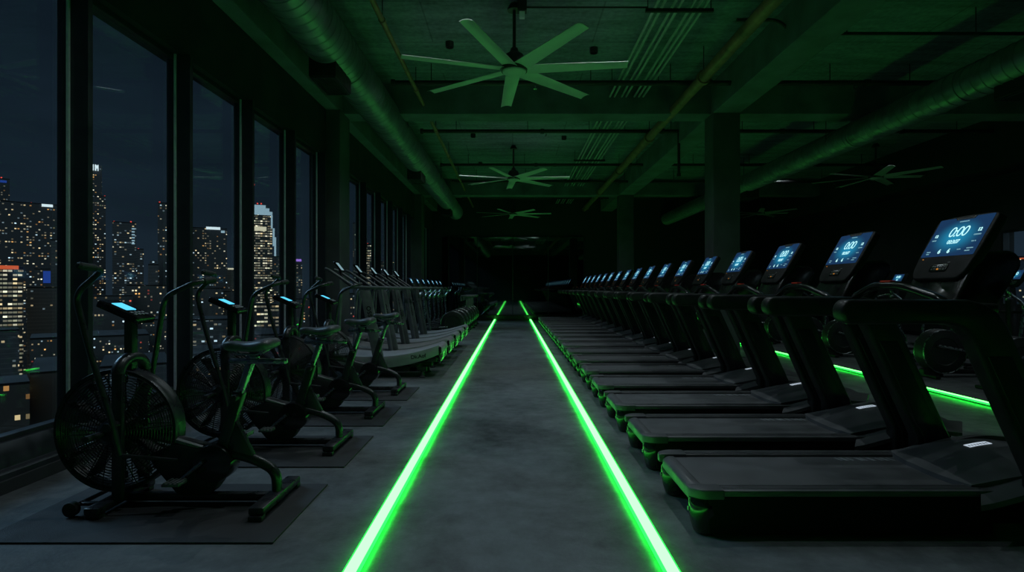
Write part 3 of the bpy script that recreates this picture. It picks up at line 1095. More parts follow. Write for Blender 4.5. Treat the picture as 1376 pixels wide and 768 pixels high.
def make_bike():
    t = empty('air_bike', (BX0, 0, 0))

    def B(mb, name, mat, par=None, ang=35):
        mb.bm.transform(Matrix.Translation((-BX0, 0, .011)))
        return mb.build(name, M[mat], par or t, ang=ang)
    fx, fz, fr = -2.36, .444, .358
    # fan cage: outer hoop, two faces of concentric wires and radial ribs
    cg = MB()
    cg.lathe([(fr - .012, -.050), (fr + .004, -.053), (fr + .008, -.04), (fr + .002, -.02), (fr + .002, .02), (fr + .008, .04), (fr + .004, .053), (fr - .012, .05), (fr - .02, .04), (fr - .02, -.04), (fr - .012, -.05)],
             (fx, 0, fz), (0, 1, 0), 64)
    co = B(cg, 'fan_cage', 'bike')
    for s in (-1, 1):
        w = MB()
        nr = 17
        for k in range(nr):
            rr = .085 + (fr - .10) * k / (nr - 1)
            w.ring((fx, s * (.052 + .030 * (1 - k / nr)), fz), rr, .0026, 'y', 48, 4)
        for k in range(20):
            a = 2 * PI * k / 20 + .1
            w.tube([(fx + .075 * math.cos(a), s * .084, fz + .075 * math.sin(a)), (fx + (fr - .005) * math.cos(a), s * .052, fz + (fr - .005) * math.sin(a))], .0032, 5)
        B(w, 'wire_grille', 'bike', co)
    # fan wheel inside
    fw = MB()
    fw.lathe([(0, -.05), (.08, -.05), (.08, .05), (0, .05)], (fx, 0, fz), (0, 1, 0), 28)
    for k in range(12):
        a = 2 * PI * k / 12
        m = Matrix.Translation((fx, 0, fz)) @ Matrix.Rotation(-a, 4, 'Y')
        fw.box(.075, .30, -.045, .045, -.003, .003, 0, mat=m)
        fw.box(.27, .31, -.05, .05, -.012, .012, .003, mat=m)
    B(fw, 'fan_wheel', 'plastic')
    hb = MB().lathe([(0, -.118), (.045, -.118), (.07, -.10), (.075, -.06), (.075, .06), (.07, .10), (.045, .118), (0, .118)], (fx, 0, fz), (0, 1, 0), 24)
    B(hb, 'axle_hub', 'bike')
    for s in (-1, 1):
        pg = MB().cyl((fx - .02, s * .11, fz + .0), (fx - .02, s * .25, fz + .0), .019, 16, .004)
        B(pg, 'foot_peg', 'rubber')
    # fork over the fan and the console mast
    fk = MB()
    for s in (-1, 1):
        fk.box(-2.325, -2.262, s * .115 - .016, s * .115 + .016, .055, .80, .008)
    arch = [(-2.293, .118 * math.cos(a), .79 + .085 * math.sin(a)) for a in [PI * k / 12 for k in range(13)]]
    fk.tube(arch, .036, 12)
    B(fk, 'fork', 'bike')
    B(MB().box(-2.325, -2.272, -.028, .028, .80, 1.135, .01), 'console_mast', 'bike')
    # console tilted to the rider
    a, b_ = Vector((-2.44, 0, 1.222)), Vector((-2.195, 0, 1.115))
    d = (b_ - a).normalized()
    ux = Vector((0, -1, 0))
    uy = -d
    n = ux.cross(uy)
    if n.z < 0:
        ux = -ux
        n = ux.cross(uy)
    mid = (a + b_) / 2
    L_ = (b_ - a).length
    cs = B(MB().prism(rrect(.17, L_, .02), mid - n * .042, ux, uy, .042, .008, 2), 'console', 'gloss')
    screen_mesh('lcd_screen', mid - d * .025 + n * .0004 - Vector((BX0, 0, -.011)), ux, uy, .088, .10, M['lcd'], cs, .002)
    ks = MB()
    for r_ in range(2):
        for k in range(4):
            ks.prism(rrect(.022, .014, .003, 1), mid + d * (.062 + .026 * r_) + ux * (-.048 + .032 * k), ux, uy, .004)
    B(ks, 'key', 'greyprint', cs)
    # swinging arms with grips
    na = fillet([(-2.235, -.185, .34), (-2.275, -.19, .53), (-2.395, -.20, .93), (-2.475, -.205, 1.255), (-2.31, -.21, 1.395), (-2.33, -.36, 1.41)], [0, .1, .1, .07, .045, 0], 6)
    fa = fillet([(-2.35, .185, .34), (-2.335, .19, .53), (-2.29, .20, .80), (-2.225, .205, 1.235), (-2.03, .21, 1.328), (-1.985, .345, 1.345)], [0, .1, .1, .07, .05, 0], 6)
    for pts in (na, fa):
        ao = B(MB().tube(pts, .0165, 12), 'swing_arm', 'bike')
        g0, g1 = Vector(pts[-2]), Vector(pts[-1])
        B(MB().tube([g0 + (g1 - g0) * .12, g1, g1 + (g1 - g0).normalized() * .012], [.021, .021, .012], 12), 'grip', 'rubber', ao)
        p0 = Vector(pts[0])
        s = -1 if p0.y < 0 else 1
        # link rod from the arm foot to the crank
        B(MB().tube([p0, (-1.93, s * .15, .30 if s < 0 else .20)], .011, 8), 'link_rod', 'bike', ao)
        B(MB().cyl((-2.293, s * .12, .50), (-2.293, s * .215, .50), .024, 14), 'pivot', 'bike', ao)
    # main boom from fork to the curved rear leg
    bm_ = fillet([(-2.29, 0, .435), (-1.80, 0, .325), (-1.55, 0, .262), (-1.42, 0, .19), (-1.42, 0, .055)], [0, .2, .1, .13, 0], 7)
    B(MB().tube(bm_, .030, 14), 'main_boom', 'bike')
    bs = MB().prism([(-2.11, .395), (-1.87, .335), (-1.84, .348), (-2.11, .425)], (0, .05, 0), (1, 0, 0), (0, 0, 1), .1, .01)
    B(bs, 'boom_cover', 'greymetal')
    B(MB().box(-2.34, -1.40, -.028, .028, .018, .062, .008), 'base_rail', 'bike')
    # crank housing, chainring, cranks, pedals
    hz = MB().xz(roundpoly([(-2.17, .30), (-2.12, .22), (-1.98, .055), (-1.80, .06), (-1.74, .14), (-1.72, .24), (-1.80, .32), (-2.0, .37)], .03), -.055, .055, .012)
    B(hz, 'crank_housing', 'plastic')
    ch = MB().lathe([(0, -.07), (.045, -.07), (.11, -.062), (.115, -.05), (.115, .05), (.11, .062), (.045, .07), (0, .07)], (-1.78, 0, .25), (0, 1, 0), 28)
    B(ch, 'chain_guard', 'gloss')
    for s in (-1, 1):
        dx, dz = s * .12, s * .10
        cr = B(MB().tube([(-1.82, s * .085, .27), (-1.82 + dx, s * .105, .27 + dz)], .013, 8), 'crank', 'steel')
        pd = MB().box(-1.87 + dx, -1.77 + dx, s * .16 - .045, s * .16 + .045, .262 + dz, .282 + dz, .006)
        for q in range(4):
            xx = -1.86 + dx + q * .025
            pd.box(xx, xx + .012, s * .16 - .043, s * .16 + .043, .281 + dz, .287 + dz)
        B(pd, 'pedal', 'greymetal', cr)
    # seat tube, gusset, post, slider, saddle
    p0, p1, p2 = Vector((-1.755, 0, .30)), Vector((-1.648, 0, .67)), Vector((-1.583, 0, .852))
    dd = (p1 - p0).normalized()
    B(MB().prism(rrect(.062, .05, .012), p0, dd.cross(Vector((0, 1, 0))), (0, 1, 0), (p1 - p0).length, .004) if False else
      MB().xz([(-1.79, .29), (-1.715, .29), (-1.61, .66), (-1.675, .675)], -.028, .028, .008), 'seat_tube', 'bike')
    B(MB().xz([(-1.705, .50), (-1.66, .50), (-1.545, .27), (-1.56, .25), (-1.74, .29)], -.02, .02, .005), 'gusset', 'bike')
    B(MB().xz([(-1.665, .64), (-1.622, .64), (-1.553, .842), (-1.60, .842)], -.022, .022, .010, 3), 'seat_post', 'steel')
    kn = MB().cyl((-1.645, -.03, .64), (-1.645, -.075, .64), .02, 12, .004)
    B(kn, 'adjuster_knob', 'plastic')
    B(MB().box(-1.70, -1.36, -.026, .026, .836, .866, .007), 'seat_slider', 'steel')
    B(MB().box(-1.60, -1.53, -.02, .02, .866, .885, .005), 'seat_clamp', 'steel')

    sd = MB().loft([(-1.740, .944, .010, .010), (-1.732, .944, .024, .021), (-1.71, .944, .034, .028), (-1.67, .942, .038, .030), (-1.62, .939, .043, .029),
                    (-1.575, .939, .060, .030), (-1.53, .944, .086, .034), (-1.49, .951, .106, .036), (-1.455, .956, .112, .033), (-1.438, .957, .100, .024), (-1.430, .957, .080, .012)])
    so_ = B(sd, 'saddle', 'saddle', ang=60)
    for s in (-1, 1):
        B(MB().tube(fillet([(-1.70, s * .012, .925), (-1.66, s * .02, .892), (-1.52, s * .022, .892), (-1.47, s * .04, .925)], .03), .0045, 8), 'saddle_rail', 'steel', so_)

    # feet
    rf = MB().box(-1.468, -1.378, -.27, .27, .028, .074, .012)
    rf.box(-1.462, -1.384, -.285, -.23, .0, .03, .006).box(-1.462, -1.384, .23, .285, .0, .03, .006)
    B(rf, 'rear_stabiliser', 'bike')
    ffm = MB().box(-2.39, -2.30, -.26, .24, .024, .066, .012)
    ffm.box(-2.385, -2.305, -.25, -.2, 0, .026, .005).box(-2.385, -2.305, .18, .23, 0, .026, .005)
    B(ffm, 'front_stabiliser', 'bike')
    wb = MB().cyl((-2.49, -.2, .05), (-2.49, .2, .05), .013, 12).box(-2.495, -2.37, -.155, -.125, .038, .058, .004).box(-2.495, -2.37, .125, .155, .038, .058, .004)
    wo = B(wb, 'wheel_bar', 'bike')
    for s in (-1, 1):
        B(MB().cyl((-2.49, s * .19, .044), (-2.49, s * .232, .044), .042, 20, .008), 'transport_wheel', 'rubber', wo)
    return t


def make_mat():
    mo = MB().box(-.76, .76, -.425, .425, 0, .011, .003)
    o = mo.build('rubber_mat', M['rubber'], smooth=False)
    return o


bk = make_bike()
mt = make_mat()
bl = ['air bike nearest the camera, its round caged fan largest at the left edge', 'second air bike from the camera in the left row',
      'third air bike from the camera in the left row', 'farthest of the four air bikes, beside the curved treadmills']
ml = ['black rubber mat under the nearest air bike', 'black rubber mat under the second air bike from the camera',
      'black rubber mat under the third air bike from the camera', 'black rubber mat under the farthest air bike']
for k in range(4):
    o = bk if k == 0 else copy_tree(bk)
    o.location = (BX0, BY0 + BSP * k, 0)
    tag(o, bl[k], 'exercise bike', 'air bikes in the left row')
    m = mt if k == 0 else mt.copy()
    if k:
        COL.objects.link(m)
    m.location = (-1.98, BY0 - .10 + BSP * k, 0)
    tag(m, ml[k], 'mat', 'rubber mats under the air bikes')


# ================================================================== curved treadmills
CX0 = -1.95


def make_curved(word):
    t = empty('curved_treadmill', (CX0, 0, 0))

    def B(mb, name, mat, par=None, ang=35):
        mb.bm.transform(Matrix.Translation((-CX0, 0, 0)))
        return mb.build(name, M[mat], par or t, ang=ang)

    def top(x):
        q = (x + 2.05) / .95
        return .315 + (.155 if q > 0 else .17) * abs(q) ** 2.2
    xs_ = [-2.93 + 1.86 * k / 24 for k in range(25)]
    up = [(x, top(x)) for x in xs_]
    dn = [(x, top(x) - .17 + .03 * abs((x + 2.05) / .95) ** 2) for x in xs_]
    for s in (-1, 1):
        so = B(MB().xz([(x - .0, z) for x, z in up] + dn[::-1], min(s * .33, s * .385), max(s * .33, s * .385), .008), 'side_panel', 'panel', ang=25)
        if s < 0:
            tx = MB().text('Dk.Aof', .075, (-1.36, -.3855, top(-1.36) - .075), (1, 0, .13), (-.13, 0, 1), off=.002)
            B(tx, 'side_print', 'blackprint', so)
    sl = MB()
    n = 46
    for k in range(n):
        x = -2.90 + 1.80 * (k + .5) / n
        z = top(x)
        ang = math.atan2(top(x + .01) - top(x - .01), .02)
        m = Matrix.Translation((x, 0, z - .012)) @ Matrix.Rotation(-ang, 4, 'Y')
        sl.box(-.0175, .0175, -.33, .33, -.012, .012, .004, 1, mat=m)
    for (x, dzz) in ((-1.09, 0), (-2.92, 0)):
        sl.cyl((x, -.33, top(x) - .075), (x, .33, top(x) - .075), .07, 20)
    B(sl, 'slat_belt', 'slat')
    fr = MB().box(-2.75, -1.25, -.30, -.24, .09, .16, .01).box(-2.75, -1.25, .24, .30, .09, .16, .01).box(-2.6, -2.5, -.3, .3, .10, .15).box(-1.5, -1.4, -.3, .3, .10, .15)
    B(fr, 'base_frame', 'powder')
    for x in (-2.65, -1.32):
        for s in (-1, 1):
            B(MB().lathe([(0, 0), (.045, 0), (.05, .01), (.03, .03), (.02, .1), (0, .1)], (x, s * .27, 0), (0, 0, 1), 16), 'levelling_foot', 'rubber')
    rc = MB().box(-1.075, -1.035, -.375, .375, .24, .45, .015).box(-1.037, -1.03, -.25, -.12, .28, .40, .004).box(-1.037, -1.03, .12, .25, .28, .40, .004)
    B(rc, 'rear_cover', 'gloss')
    for s in (-1, 1):
        y0, y1 = (-.44, -.375) if s < 0 else (.375, .44)
        if s > 0:
            B(MB().tube([(-1.90, .405, .25), (-2.08, .405, 1.30)], .022, 10), 'rear_post', 'greymetal')
        else:
          upo = B(MB().xz([(-2.01, .20), (-1.86, .20), (-1.86, .33), (-2.045, 1.27), (-2.19, 1.27), (-2.01, .33)], y0, y1, .012), 'upright', 'greymetal')
        if s < 0:
            dirv = Vector((.185, 0, -.94)).normalized()
            uyv = Vector((.94, 0, .185)).normalized()
            B(MB().text(word, .085, (-2.048, -.4405, .93), dirv, uyv, spacing=1.15, off=.003), 'upright_print', 'blackprint', upo)
        B(MB().tube(fillet([(-2.52, s * .41, .30), (-2.46, s * .41, 1.28), (-2.30, s * .41, 1.315), (-1.62, s * .41, 1.30)], [0, .14, .1, 0], 6), .022, 12), 'handrail', 'greymetal')
        B(MB().tube(fillet([(-2.30, s * .22, 1.30), (-2.70, s * .22, 1.57), (-2.76, s * .20, 1.59)], .04), .021, 12), 'push_bar', 'greymetal')
    B(MB().tube([(-2.30, -.41, 1.315), (-2.30, .41, 1.315)], .022, 12), 'cross_bar', 'greymetal')
    a, b_ = Vector((-2.665, 0, 1.70)), Vector((-2.55, 0, 1.555))
    d = (b_ - a).normalized()
    ux, uy = Vector((0, 1, 0)), -d
    n_ = ux.cross(uy)
    mid = (a + b_) / 2
    cs = B(MB().prism(rrect(.16, .2, .02), mid - n_ * .025, ux, uy, .025, .006), 'console', 'gloss')
    screen_mesh('lcd_screen', mid + n_ * .0004 - Vector((CX0, 0, 0)), ux, uy, .12, .14, M['lcd_dim'], cs, .002)
    B(MB().tube([mid - n_ * .02, (-2.56, 0, 1.42), (-2.42, 0, 1.32), (-2.30, 0, 1.315)], .018, 10), 'console_arm', 'powder', cs)
    return t


M['lcd_dim'] = emat('pale_lcd', (.45, .75, .85), .45)
words = ['OSSSI', 'OSSSI', 'COVAIOI', 'BOVSTIS', 'OSSSI']
for k in range(5):
    o = make_curved(words[k])
    o.location = (CX0, 8.42 + 1.03 * k, 0)
    tag(o, ['grey curved slat treadmill beside the farthest air bike, nearest of its row', 'second grey curved slat treadmill from the camera in the left row',
            'third and middle grey curved slat treadmill in the left row', 'fourth grey curved slat treadmill from the camera in the left row',
            'farthest grey curved slat treadmill, beside the first left elliptical'][k], 'treadmill', 'curved treadmills in the left row')


# ================================================================== ellipticals
def make_elliptical():
    t = empty('elliptical_trainer')
    B = lambda mb, name, mat, par=None, ang=35: mb.build(name, M[mat], par or t, ang=ang)
    dr = MB().lathe([(0, -.097), (.19, -.097), (.20, -.105), (.295, -.105), (.318, -.09), (.325, -.05), (.325, .05), (.318, .09), (.295, .105), (.20, .105), (.19, .097), (0, .097)],
                    (.52, 0, .375), (0, 1, 0), 48)
    do = B(dr, 'drive_drum', 'plastic')
    for sy in (-1, 1):
        B(MB().ring((.52, sy * .097, .375), .315, .009, 'y', 44, 6), 'drum_trim', 'steel', do)
    B(MB().box(.50, .80, -.05, .05, .0, .12, .02), 'drum_plinth', 'plastic')
    B(MB().box(.72, .80, -.29, .29, .0, .05, .015), 'rear_foot', 'powder')
    B(MB().box(-.80, -.72, -.29, .29, .0, .05, .015), 'front_foot', 'powder')
    B(MB().box(-.78, .52, -.04, .04, .045, .11, .012).box(-.5, .3, -.2, -.15, .14, .17, .006).box(-.5, .3, .15, .2, .14, .17, .006).box(-.52, -.46, -.22, .22, .10, .17, .008), 'base_frame', 'powder')
    B(MB().tube(fillet([(-.62, 0, .07), (-.60, 0, .75), (-.52, 0, 1.30), (-.55, 0, 1.38)], .2), [.05] * 20, 14) if False else
      MB().xz([(-.70, .08), (-.55, .08), (-.48, .8), (-.47, 1.32), (-.56, 1.32), (-.60, .8)], -.05, .05, .02), 'front_mast', 'plastic')
    for s in (-1, 1):
        pa = B(MB().tube([(.52 + s * .13, s * .125, .375 + s * .09), (-.02, s * .165, .30 + s * .04), (-.45, s * .165, .22 + s * .03)], .022, 10), 'pedal_arm', 'steel')
        B(MB().xz([(-.22, .28 + s * .04), (.16, .31 + s * .04), (.17, .36 + s * .04), (.15, .335 + s * .04), (-.21, .305 + s * .04), (-.24, .34 + s * .04)], min(s * .11, s * .25), max(s * .11, s * .25), .006), 'pedal', 'rubber', pa)
        pts = fillet([(-.42, s * .24, .24 + s * .03), (-.36 - s * .04, s * .26, .42), (-.40 - s * .05, s * .27, .85), (-.42 - s * .06, s * .27, 1.08), (-.22 - s * .06, s * .25, 1.22), (-.20 - s * .06, s * .21, 1.34)], [0, .1, .1, .12, .07, 0], 6)
        ao = B(MB().tube(pts, .023, 10), 'swing_arm', 'steel')
        g0, g1 = Vector(pts[-3]), Vector(pts[-1])
        B(MB().tube([g0, (g0 + g1) / 2, g1], .023, 10), 'grip', 'rubber', ao)
        B(MB().cyl((-.53, s * .05, .95), (-.45, s * .28, .95), .02, 10), 'pivot', 'powder', ao)
    B(MB().tube(fillet([(-.30, -.18, 1.14), (-.48, -.15, 1.18), (-.48, .15, 1.18), (-.30, .18, 1.14)], .06), .017, 10), 'fixed_handle', 'steel')
    a, b_ = Vector((-.62, 0, 1.58)), Vector((-.49, 0, 1.34))
    d = (b_ - a).normalized()
    ux, uy = Vector((0, 1, 0)), -d
    n_ = ux.cross(uy)
    mid = (a + b_) / 2
    cs = B(MB().prism(roundpoly([(-.13, -.15), (.13, -.15), (.19, .0), (.19, .14), (-.19, .14), (-.19, 0)], .03), mid - n_ * .04, ux, uy, .04, .01), 'console', 'plastic')
    so = screen_mesh('screen', mid + uy * .045 + n_ * .0005, ux, uy, .26, .15, M['screen'], cs, .002)
    B(MB().text('0:00', .07, mid + uy * .06 + n_ * .003, ux, uy, off=.001).text('3:07', .03, mid + uy * -.005 + n_ * .003, ux, uy, off=.001), 'timer_digits', 'digits', so)
    B(MB().prism(rrect(.2, .06, .01), mid - uy * .09 + n_ * .0005, ux, uy, .004, .001), 'key_pad', 'steel', cs)
    return t


el = make_elliptical()
for k in range(7):
    o = el if k == 0 else copy_tree(el)
    o.location = (-2.10, 14.75 + .98 * k, 0)
    tag(o, 'black elliptical trainer, %s from the camera in the left row by the windows' % ORD[k], 'elliptical trainer', 'elliptical trainers in the left row')
for k in range(12):
    o = copy_tree(el)
    o.location = (6.82, 5.75 + 1.24 * k, 0)
    o.rotation_euler.z = PI
    tag(o, 'black elliptical trainer, %s from the camera in the right row beyond the treadmills' % ORD[k], 'elliptical trainer', 'elliptical trainers in the right row')


# padded posts at the far end of the left row
def make_post():
    t = empty('padded_post')
    B = lambda mb, name, mat, par=None: mb.build(name, M[mat], par or t)
    B(MB().box(-.25, .25, -.04, .04, 0, .05, .01).box(-.04, .04, -.16, .16, 0, .05, .01), 'base', 'powder')
    B(MB().box(-.05, .05, -.035, .035, .05, 1.0, .012), 'post', 'greymetal')
    B(MB().box(-.22, .22, -.09, .09, 1.0, 1.08, .035, 3).box(-.24, -.18, -.06, .06, .88, 1.04, .02), 'pad', 'saddle')
    return t


ps = make_post()
for k in range(3):
    o = ps if k == 0 else copy_tree(ps)
    o.location = (-1.47, 15.24 + .98 * (k + 3), 0)
    tag(o, ['nearest', 'middle', 'farthest'][k] + ' of three padded T-shaped posts behind the left ellipticals', 'stand', 'padded posts')
# ================================================================== city outside
GZ = -62.0
g = MB().box(-2600, 3200, 60, 3000, GZ - 2, GZ).box(-2600, -20, -600, 60, GZ - 2, GZ).box(25, 3200, -600, 60, GZ - 2, GZ)
struct(g.build('city_ground', M['citydark'], smooth=False))
W1, W2, CO, RD, OR = (1.0, .70, .38), (1., .84, .60), (.70, .88, 1.), (1., .12, .08), (1., .45, .13)
CM = {
    'warm': city_mat('warm_lit_tower', .21, [W1, W2, W1, OR, CO, W2], 1.3, 1.5, 1.75, (.045, .055, .07), fillw=.62, fillh=.4, seed=1.3),
    'cool': city_mat('cool_lit_tower', .22, [CO, W2, CO, W1], 1.1, 1.5, 1.7, (.05, .06, .075), fillw=.75, seed=4.1, lines=.05),
    'dense': city_mat('densely_lit_office', .60, [W2, W1, W2, (1, .9, .6)], 1.5, 1.7, 1.9, (.05, .055, .06), fillw=.86, fillh=.45, rowvar=.4, seed=2.2),
    'dim': city_mat('dim_tower', .07, [CO, W1, W2], .8, 1.6, 1.9, (.07, .085, .10), seed=6.6, lines=.05),
    'low': city_mat('low_block', .15, [W1, OR, W2, CO, W1, RD, W2], 1.5, 1.4, 1.7, (.06, .07, .08), fillw=.55, fillh=.45, seed=8.8),
    'lowfine': city_mat('low_block_fine', .15, [W1, OR, W2, CO, W1, RD, W2], 1.4, .85, 1.0, (.06, .07, .08), fillw=.55, fillh=.45, seed=3.8),
    'orange': city_mat('orange_lit_block', .10, [OR, OR, (1, .7, .35)], 1.5, 2.0, 2.4, (.06, .055, .05), fillw=.5, fillh=.5, seed=5.5),
}
CE = {
    'white': emat('white_roof_sign', (.85, .95, 1.), 1.1, 'NONE'),
    'cool': emat('pale_blue_crown_light', (.55, .80, .95), .62, 'NONE'),
    'warm': emat('warm_band_light', (1., .88, .62), .8, 'NONE'),
    'red': emat('red_beacon', (1., .08, .06), 1.4, 'NONE'),
    'redband': emat('red_sign_band', (1., .16, .06), .7, 'NONE'),
    'blue': emat('blue_sign', (.05, .15, .8), .35, 'NONE'),
    'purple': emat('purple_sign', (.5, .25, 1.), .9, 'NONE'),
    'amber': emat('amber_lamp', (1., .6, .25), 1.4, 'NONE'),
}


def uv_box(name, x0, x1, y0, y1, z0, z1, mat, parent):
    ob = MB().box(x0, x1, y0, y1, z0, z1).build(name, mat, parent, smooth=False)
    uv = ob.data.uv_layers.new(name='uv')
    for p in ob.data.polygons:
        for li in p.loop_indices:
            v = ob.data.vertices[ob.data.loops[li].vertex_index].co
            uv.data[li].uv = (v.y + 300, v.z) if abs(p.normal.x) > .5 else (v.x + 900, v.z)
    return ob


def building(px0, px1, py, D, dep, mat, label, tiers=(), signs=(), beacons=(), group=None):
    """tower facing the gym, its front D metres ahead and px0..px1 wide in the view, roof at row py"""
    ang = math.atan2(((px0 + px1) / 2 - VX) / F, 1.0)
    dist = D / math.cos(ang)

    def lx(px):
        return dist * math.tan(math.atan2(px - VX, F) - ang)
    x0, x1 = lx(px0), lx(px1)
    Z = lambda row: wz(row, D) - GZ
    zt = Z(py)
    t = empty('building', (D * math.tan(ang), D, GZ), -ang)
    tag(t, label, 'building', group)
    uv_box('facade', x0, x1, 0, dep, 0, zt, CM[mat], t)
    MB().box(x0, x1, 0, dep, zt, zt + .6).build('roof', M['citydark'], t, smooth=False)
    for (a, b, p, m2) in tiers:
        uv_box('upper_tier', lx(a), lx(b), 2, dep - 2, zt, Z(p), CM[m2], t)
    for (a, b, p0, p1, e) in signs:
        MB().box(lx(a), lx(b), -.8, .2, Z(p1), Z(p0)).build('lit_sign', CE[e], t, smooth=False)
    for (a, p, e) in beacons:
        z, xx = Z(p), lx(a)
        s = D / 750 * .8
        ms = MB().cyl((xx, 2.3, min(z - .5, zt - 1)), (xx, 2.3, z), .12 * D / 400, 6).build('mast', M['citydark'], t)
        MB().box(xx - s, xx + s, 2.2 - s, 2.2 + s, z - s, z + s).build('beacon', CE[e], ms, smooth=False)
    return t


building(-90, 13, 236, 430, 40, 'warm', 'tall dark tower at the far left edge with blue and red roof lights', beacons=[(2, 234, 'red'), (-4, 238, 'red'), (11, 239, 'red')], signs=[(0, 9, 238, 241, 'blue')])
building(0, 78, 273, 370, 50, 'warm', 'broad dark tower with warm window rows and a white roof sign, leftmost pane',
         signs=[(56, 71, 272.6, 276, 'white')], beacons=[(42, 272, 'red')])
building(-60, 31, 360, 250, 34, 'dense', 'brightly lit office block under a red roof band at the left edge', signs=[(-40, 25, 356, 361, 'redband')])
building(68, 84, 323, 318, 16, 'dim', 'slim dim tower right of the broad tower in the leftmost pane', beacons=[(80, 322, 'warm')])
building(46, 76, 362, 345, 12, 'low', 'small block with a blue lit panel below the broad tower', signs=[(58, 75, 364, 380, 'blue')], beacons=[(66, 384, 'red')])
building(112, 142, 263, 450, 38, 'warm', 'tall stepped tower with white lit letters on its crown, second pane', tiers=[(112, 137, 221, 'warm')], beacons=[(141, 262, 'red')],
         signs=[(124, 126, 221, 229, 'white'), (127.4, 129.4, 221, 229, 'white'), (129.4, 131, 222, 226, 'white'), (131, 132.4, 221, 229, 'white')])
building(151, 183, 299, 400, 36, 'cool', 'dark banded tower with red roof lights in the second pane', signs=[(176, 181, 303, 331, 'cool')] and [(177, 181, 306 + 4 * k, 307.5 + 4 * k, 'cool') for k in range(6)],
         beacons=[(153, 298, 'red'), (176, 297, 'red'), (182, 299, 'red')])
building(183, 193, 335, 396, 30, 'cool', 'low step attached right of the dark banded tower', beacons=[(186, 334, 'red'), (191, 335, 'red')])
building(199, 213, 356, 330, 20, 'dim', 'small dark tank-topped block left of the black slab tower', tiers=[(201, 211, 350, 'dim')])
building(212, 246, 274, 360, 36, 'warm', 'black slab tower with red roof corners beside the second mullion', beacons=[(214.5, 272, 'red'), (229, 272, 'red')])
building(257, 305, 307, 400, 46, 'warm', 'broad tower with a bright white roof band in the third pane', signs=[(277, 296, 304.6, 308, 'white'), (297, 302, 309, 312, 'cool')])
building(305, 322, 361, 450, 20, 'dim', 'low dim block right of the white-banded tower', signs=[(306, 314, 360, 362, 'warm')], beacons=[(316, 352, 'red')])
building(336, 366, 290, 430, 40, 'dense', 'tallest lit tower with a pale blue stepped crown in the fourth pane',
         tiers=[(338, 364, 283, 'cool'), (340, 358, 275, 'cool')],
         signs=[(340.5, 357, 275.5, 279.5, 'cool'), (340, 362, 279.5, 284, 'cool'), (339.5, 366, 284, 288.5, 'cool'), (364, 366.3, 288.5, 306, 'cool'), (340.5, 358, 304.5, 310, 'warm'), (366.4, 369, 306, 330, 'cool'), (368.5, 371, 318, 344, 'cool')],
         beacons=[(341.3, 248, 'red'), (346, 273, 'red'), (351, 273, 'red')])
building(366, 376, 345, 420, 20, 'warm', 'low wing right of the tallest lit tower', beacons=[(377, 346, 'amber')])
building(396, 406, 349, 400, 24, 'warm', 'narrow tower with a purple roof sign in the fifth pane', signs=[(396.5, 405, 348, 351, 'purple')])
building(474, 481, 300, 500, 30, 'dim', 'dim tower seen past the left concrete column', beacons=[(478, 330, 'amber')])
building(490, 500, 328, 430, 30, 'dense', 'tower with bright orange windows seen between far mullions', beacons=[(494, 327, 'red')])
building(507, 530, 352, 520, 40, 'cool', 'cool lit tower seen through the farthest left windows')
# nearer low blocks below the skyline
low = [(-80, 26, 446, 210, 18, 'dim', 'flat dark rooftop block below the bright office at the left edge'),
       (36, 92, 387, 300, 15, 'dim', 'wide dim block with faint floors in the leftmost pane'),
       (40, 100, 455, 200, 24, 'low', 'dark low block with a few cool windows in the leftmost pane'),
       (40, 130, 500, 150, 40, 'orange', 'near low building with orange windows low in the leftmost pane'),
       (-70, 40, 520, 130, 15, 'orange', 'nearest low building with orange windows at lower left'),
       (120, 178, 398, 275, 20, 'low', 'low block with scattered windows under the dark banded tower'),
       (170, 240, 384, 305, 20, 'low', 'dark block with pinpoint lights beside the second mullion'),
       (112, 200, 452, 200, 30, 'low', 'low block behind the nearest bike console'),
       (190, 250, 430, 240, 30, 'low', 'low block between the nearest bike arms'),
       (134, 228, 492, 150, 30, 'dim', 'near dark rooftop behind the nearest fan cage'),
       (255, 300, 388, 330, 30, 'warm', 'mid-height block below the white-banded tower'),
       (255, 330, 430, 230, 30, 'cool', 'block with a pale lit front behind the second bike console'),
       (296, 345, 392, 365, 20, 'low', 'low block with dotted lights between third and fourth panes'),
       (330, 384, 410, 280, 30, 'dense', 'long lit low building with bright floors in the fourth pane'),
       (380, 440, 402, 335, 30, 'low', 'low block with lit windows in the fifth pane'),
       (330, 440, 450, 190, 30, 'low', 'near low block behind the third and fourth bikes'),
       (466, 500, 395, 330, 30, 'low', 'low lit block behind the curved treadmill consoles'),
       (255, 322, 476, 182, 30, 'dim', 'near dark rooftop behind the second fan cage')]
for a in low:
    if a[5] == 'low' and a[3] < 250:
        a = a[:5] + ('lowfine',) + a[6:]
    building(*a[:6], a[6], group='low city blocks beyond the windows')
for (px0, px1, py, D, mat, lb) in ((1330, 1362, 352, 330, 'warm', 'dim tower seen through the right wall windows'), (1364, 1400, 345, 300, 'low', 'block with a red roof light seen through the right wall windows'),
                                   (1240, 1300, 372, 420, 'low', 'low block beyond the right wall windows, behind treadmill consoles')):
    building(px0, px1, py, D, 30, mat, lb, signs=[(1370, 1376, 346, 347.5, 'redband')] if px0 == 1364 else ())

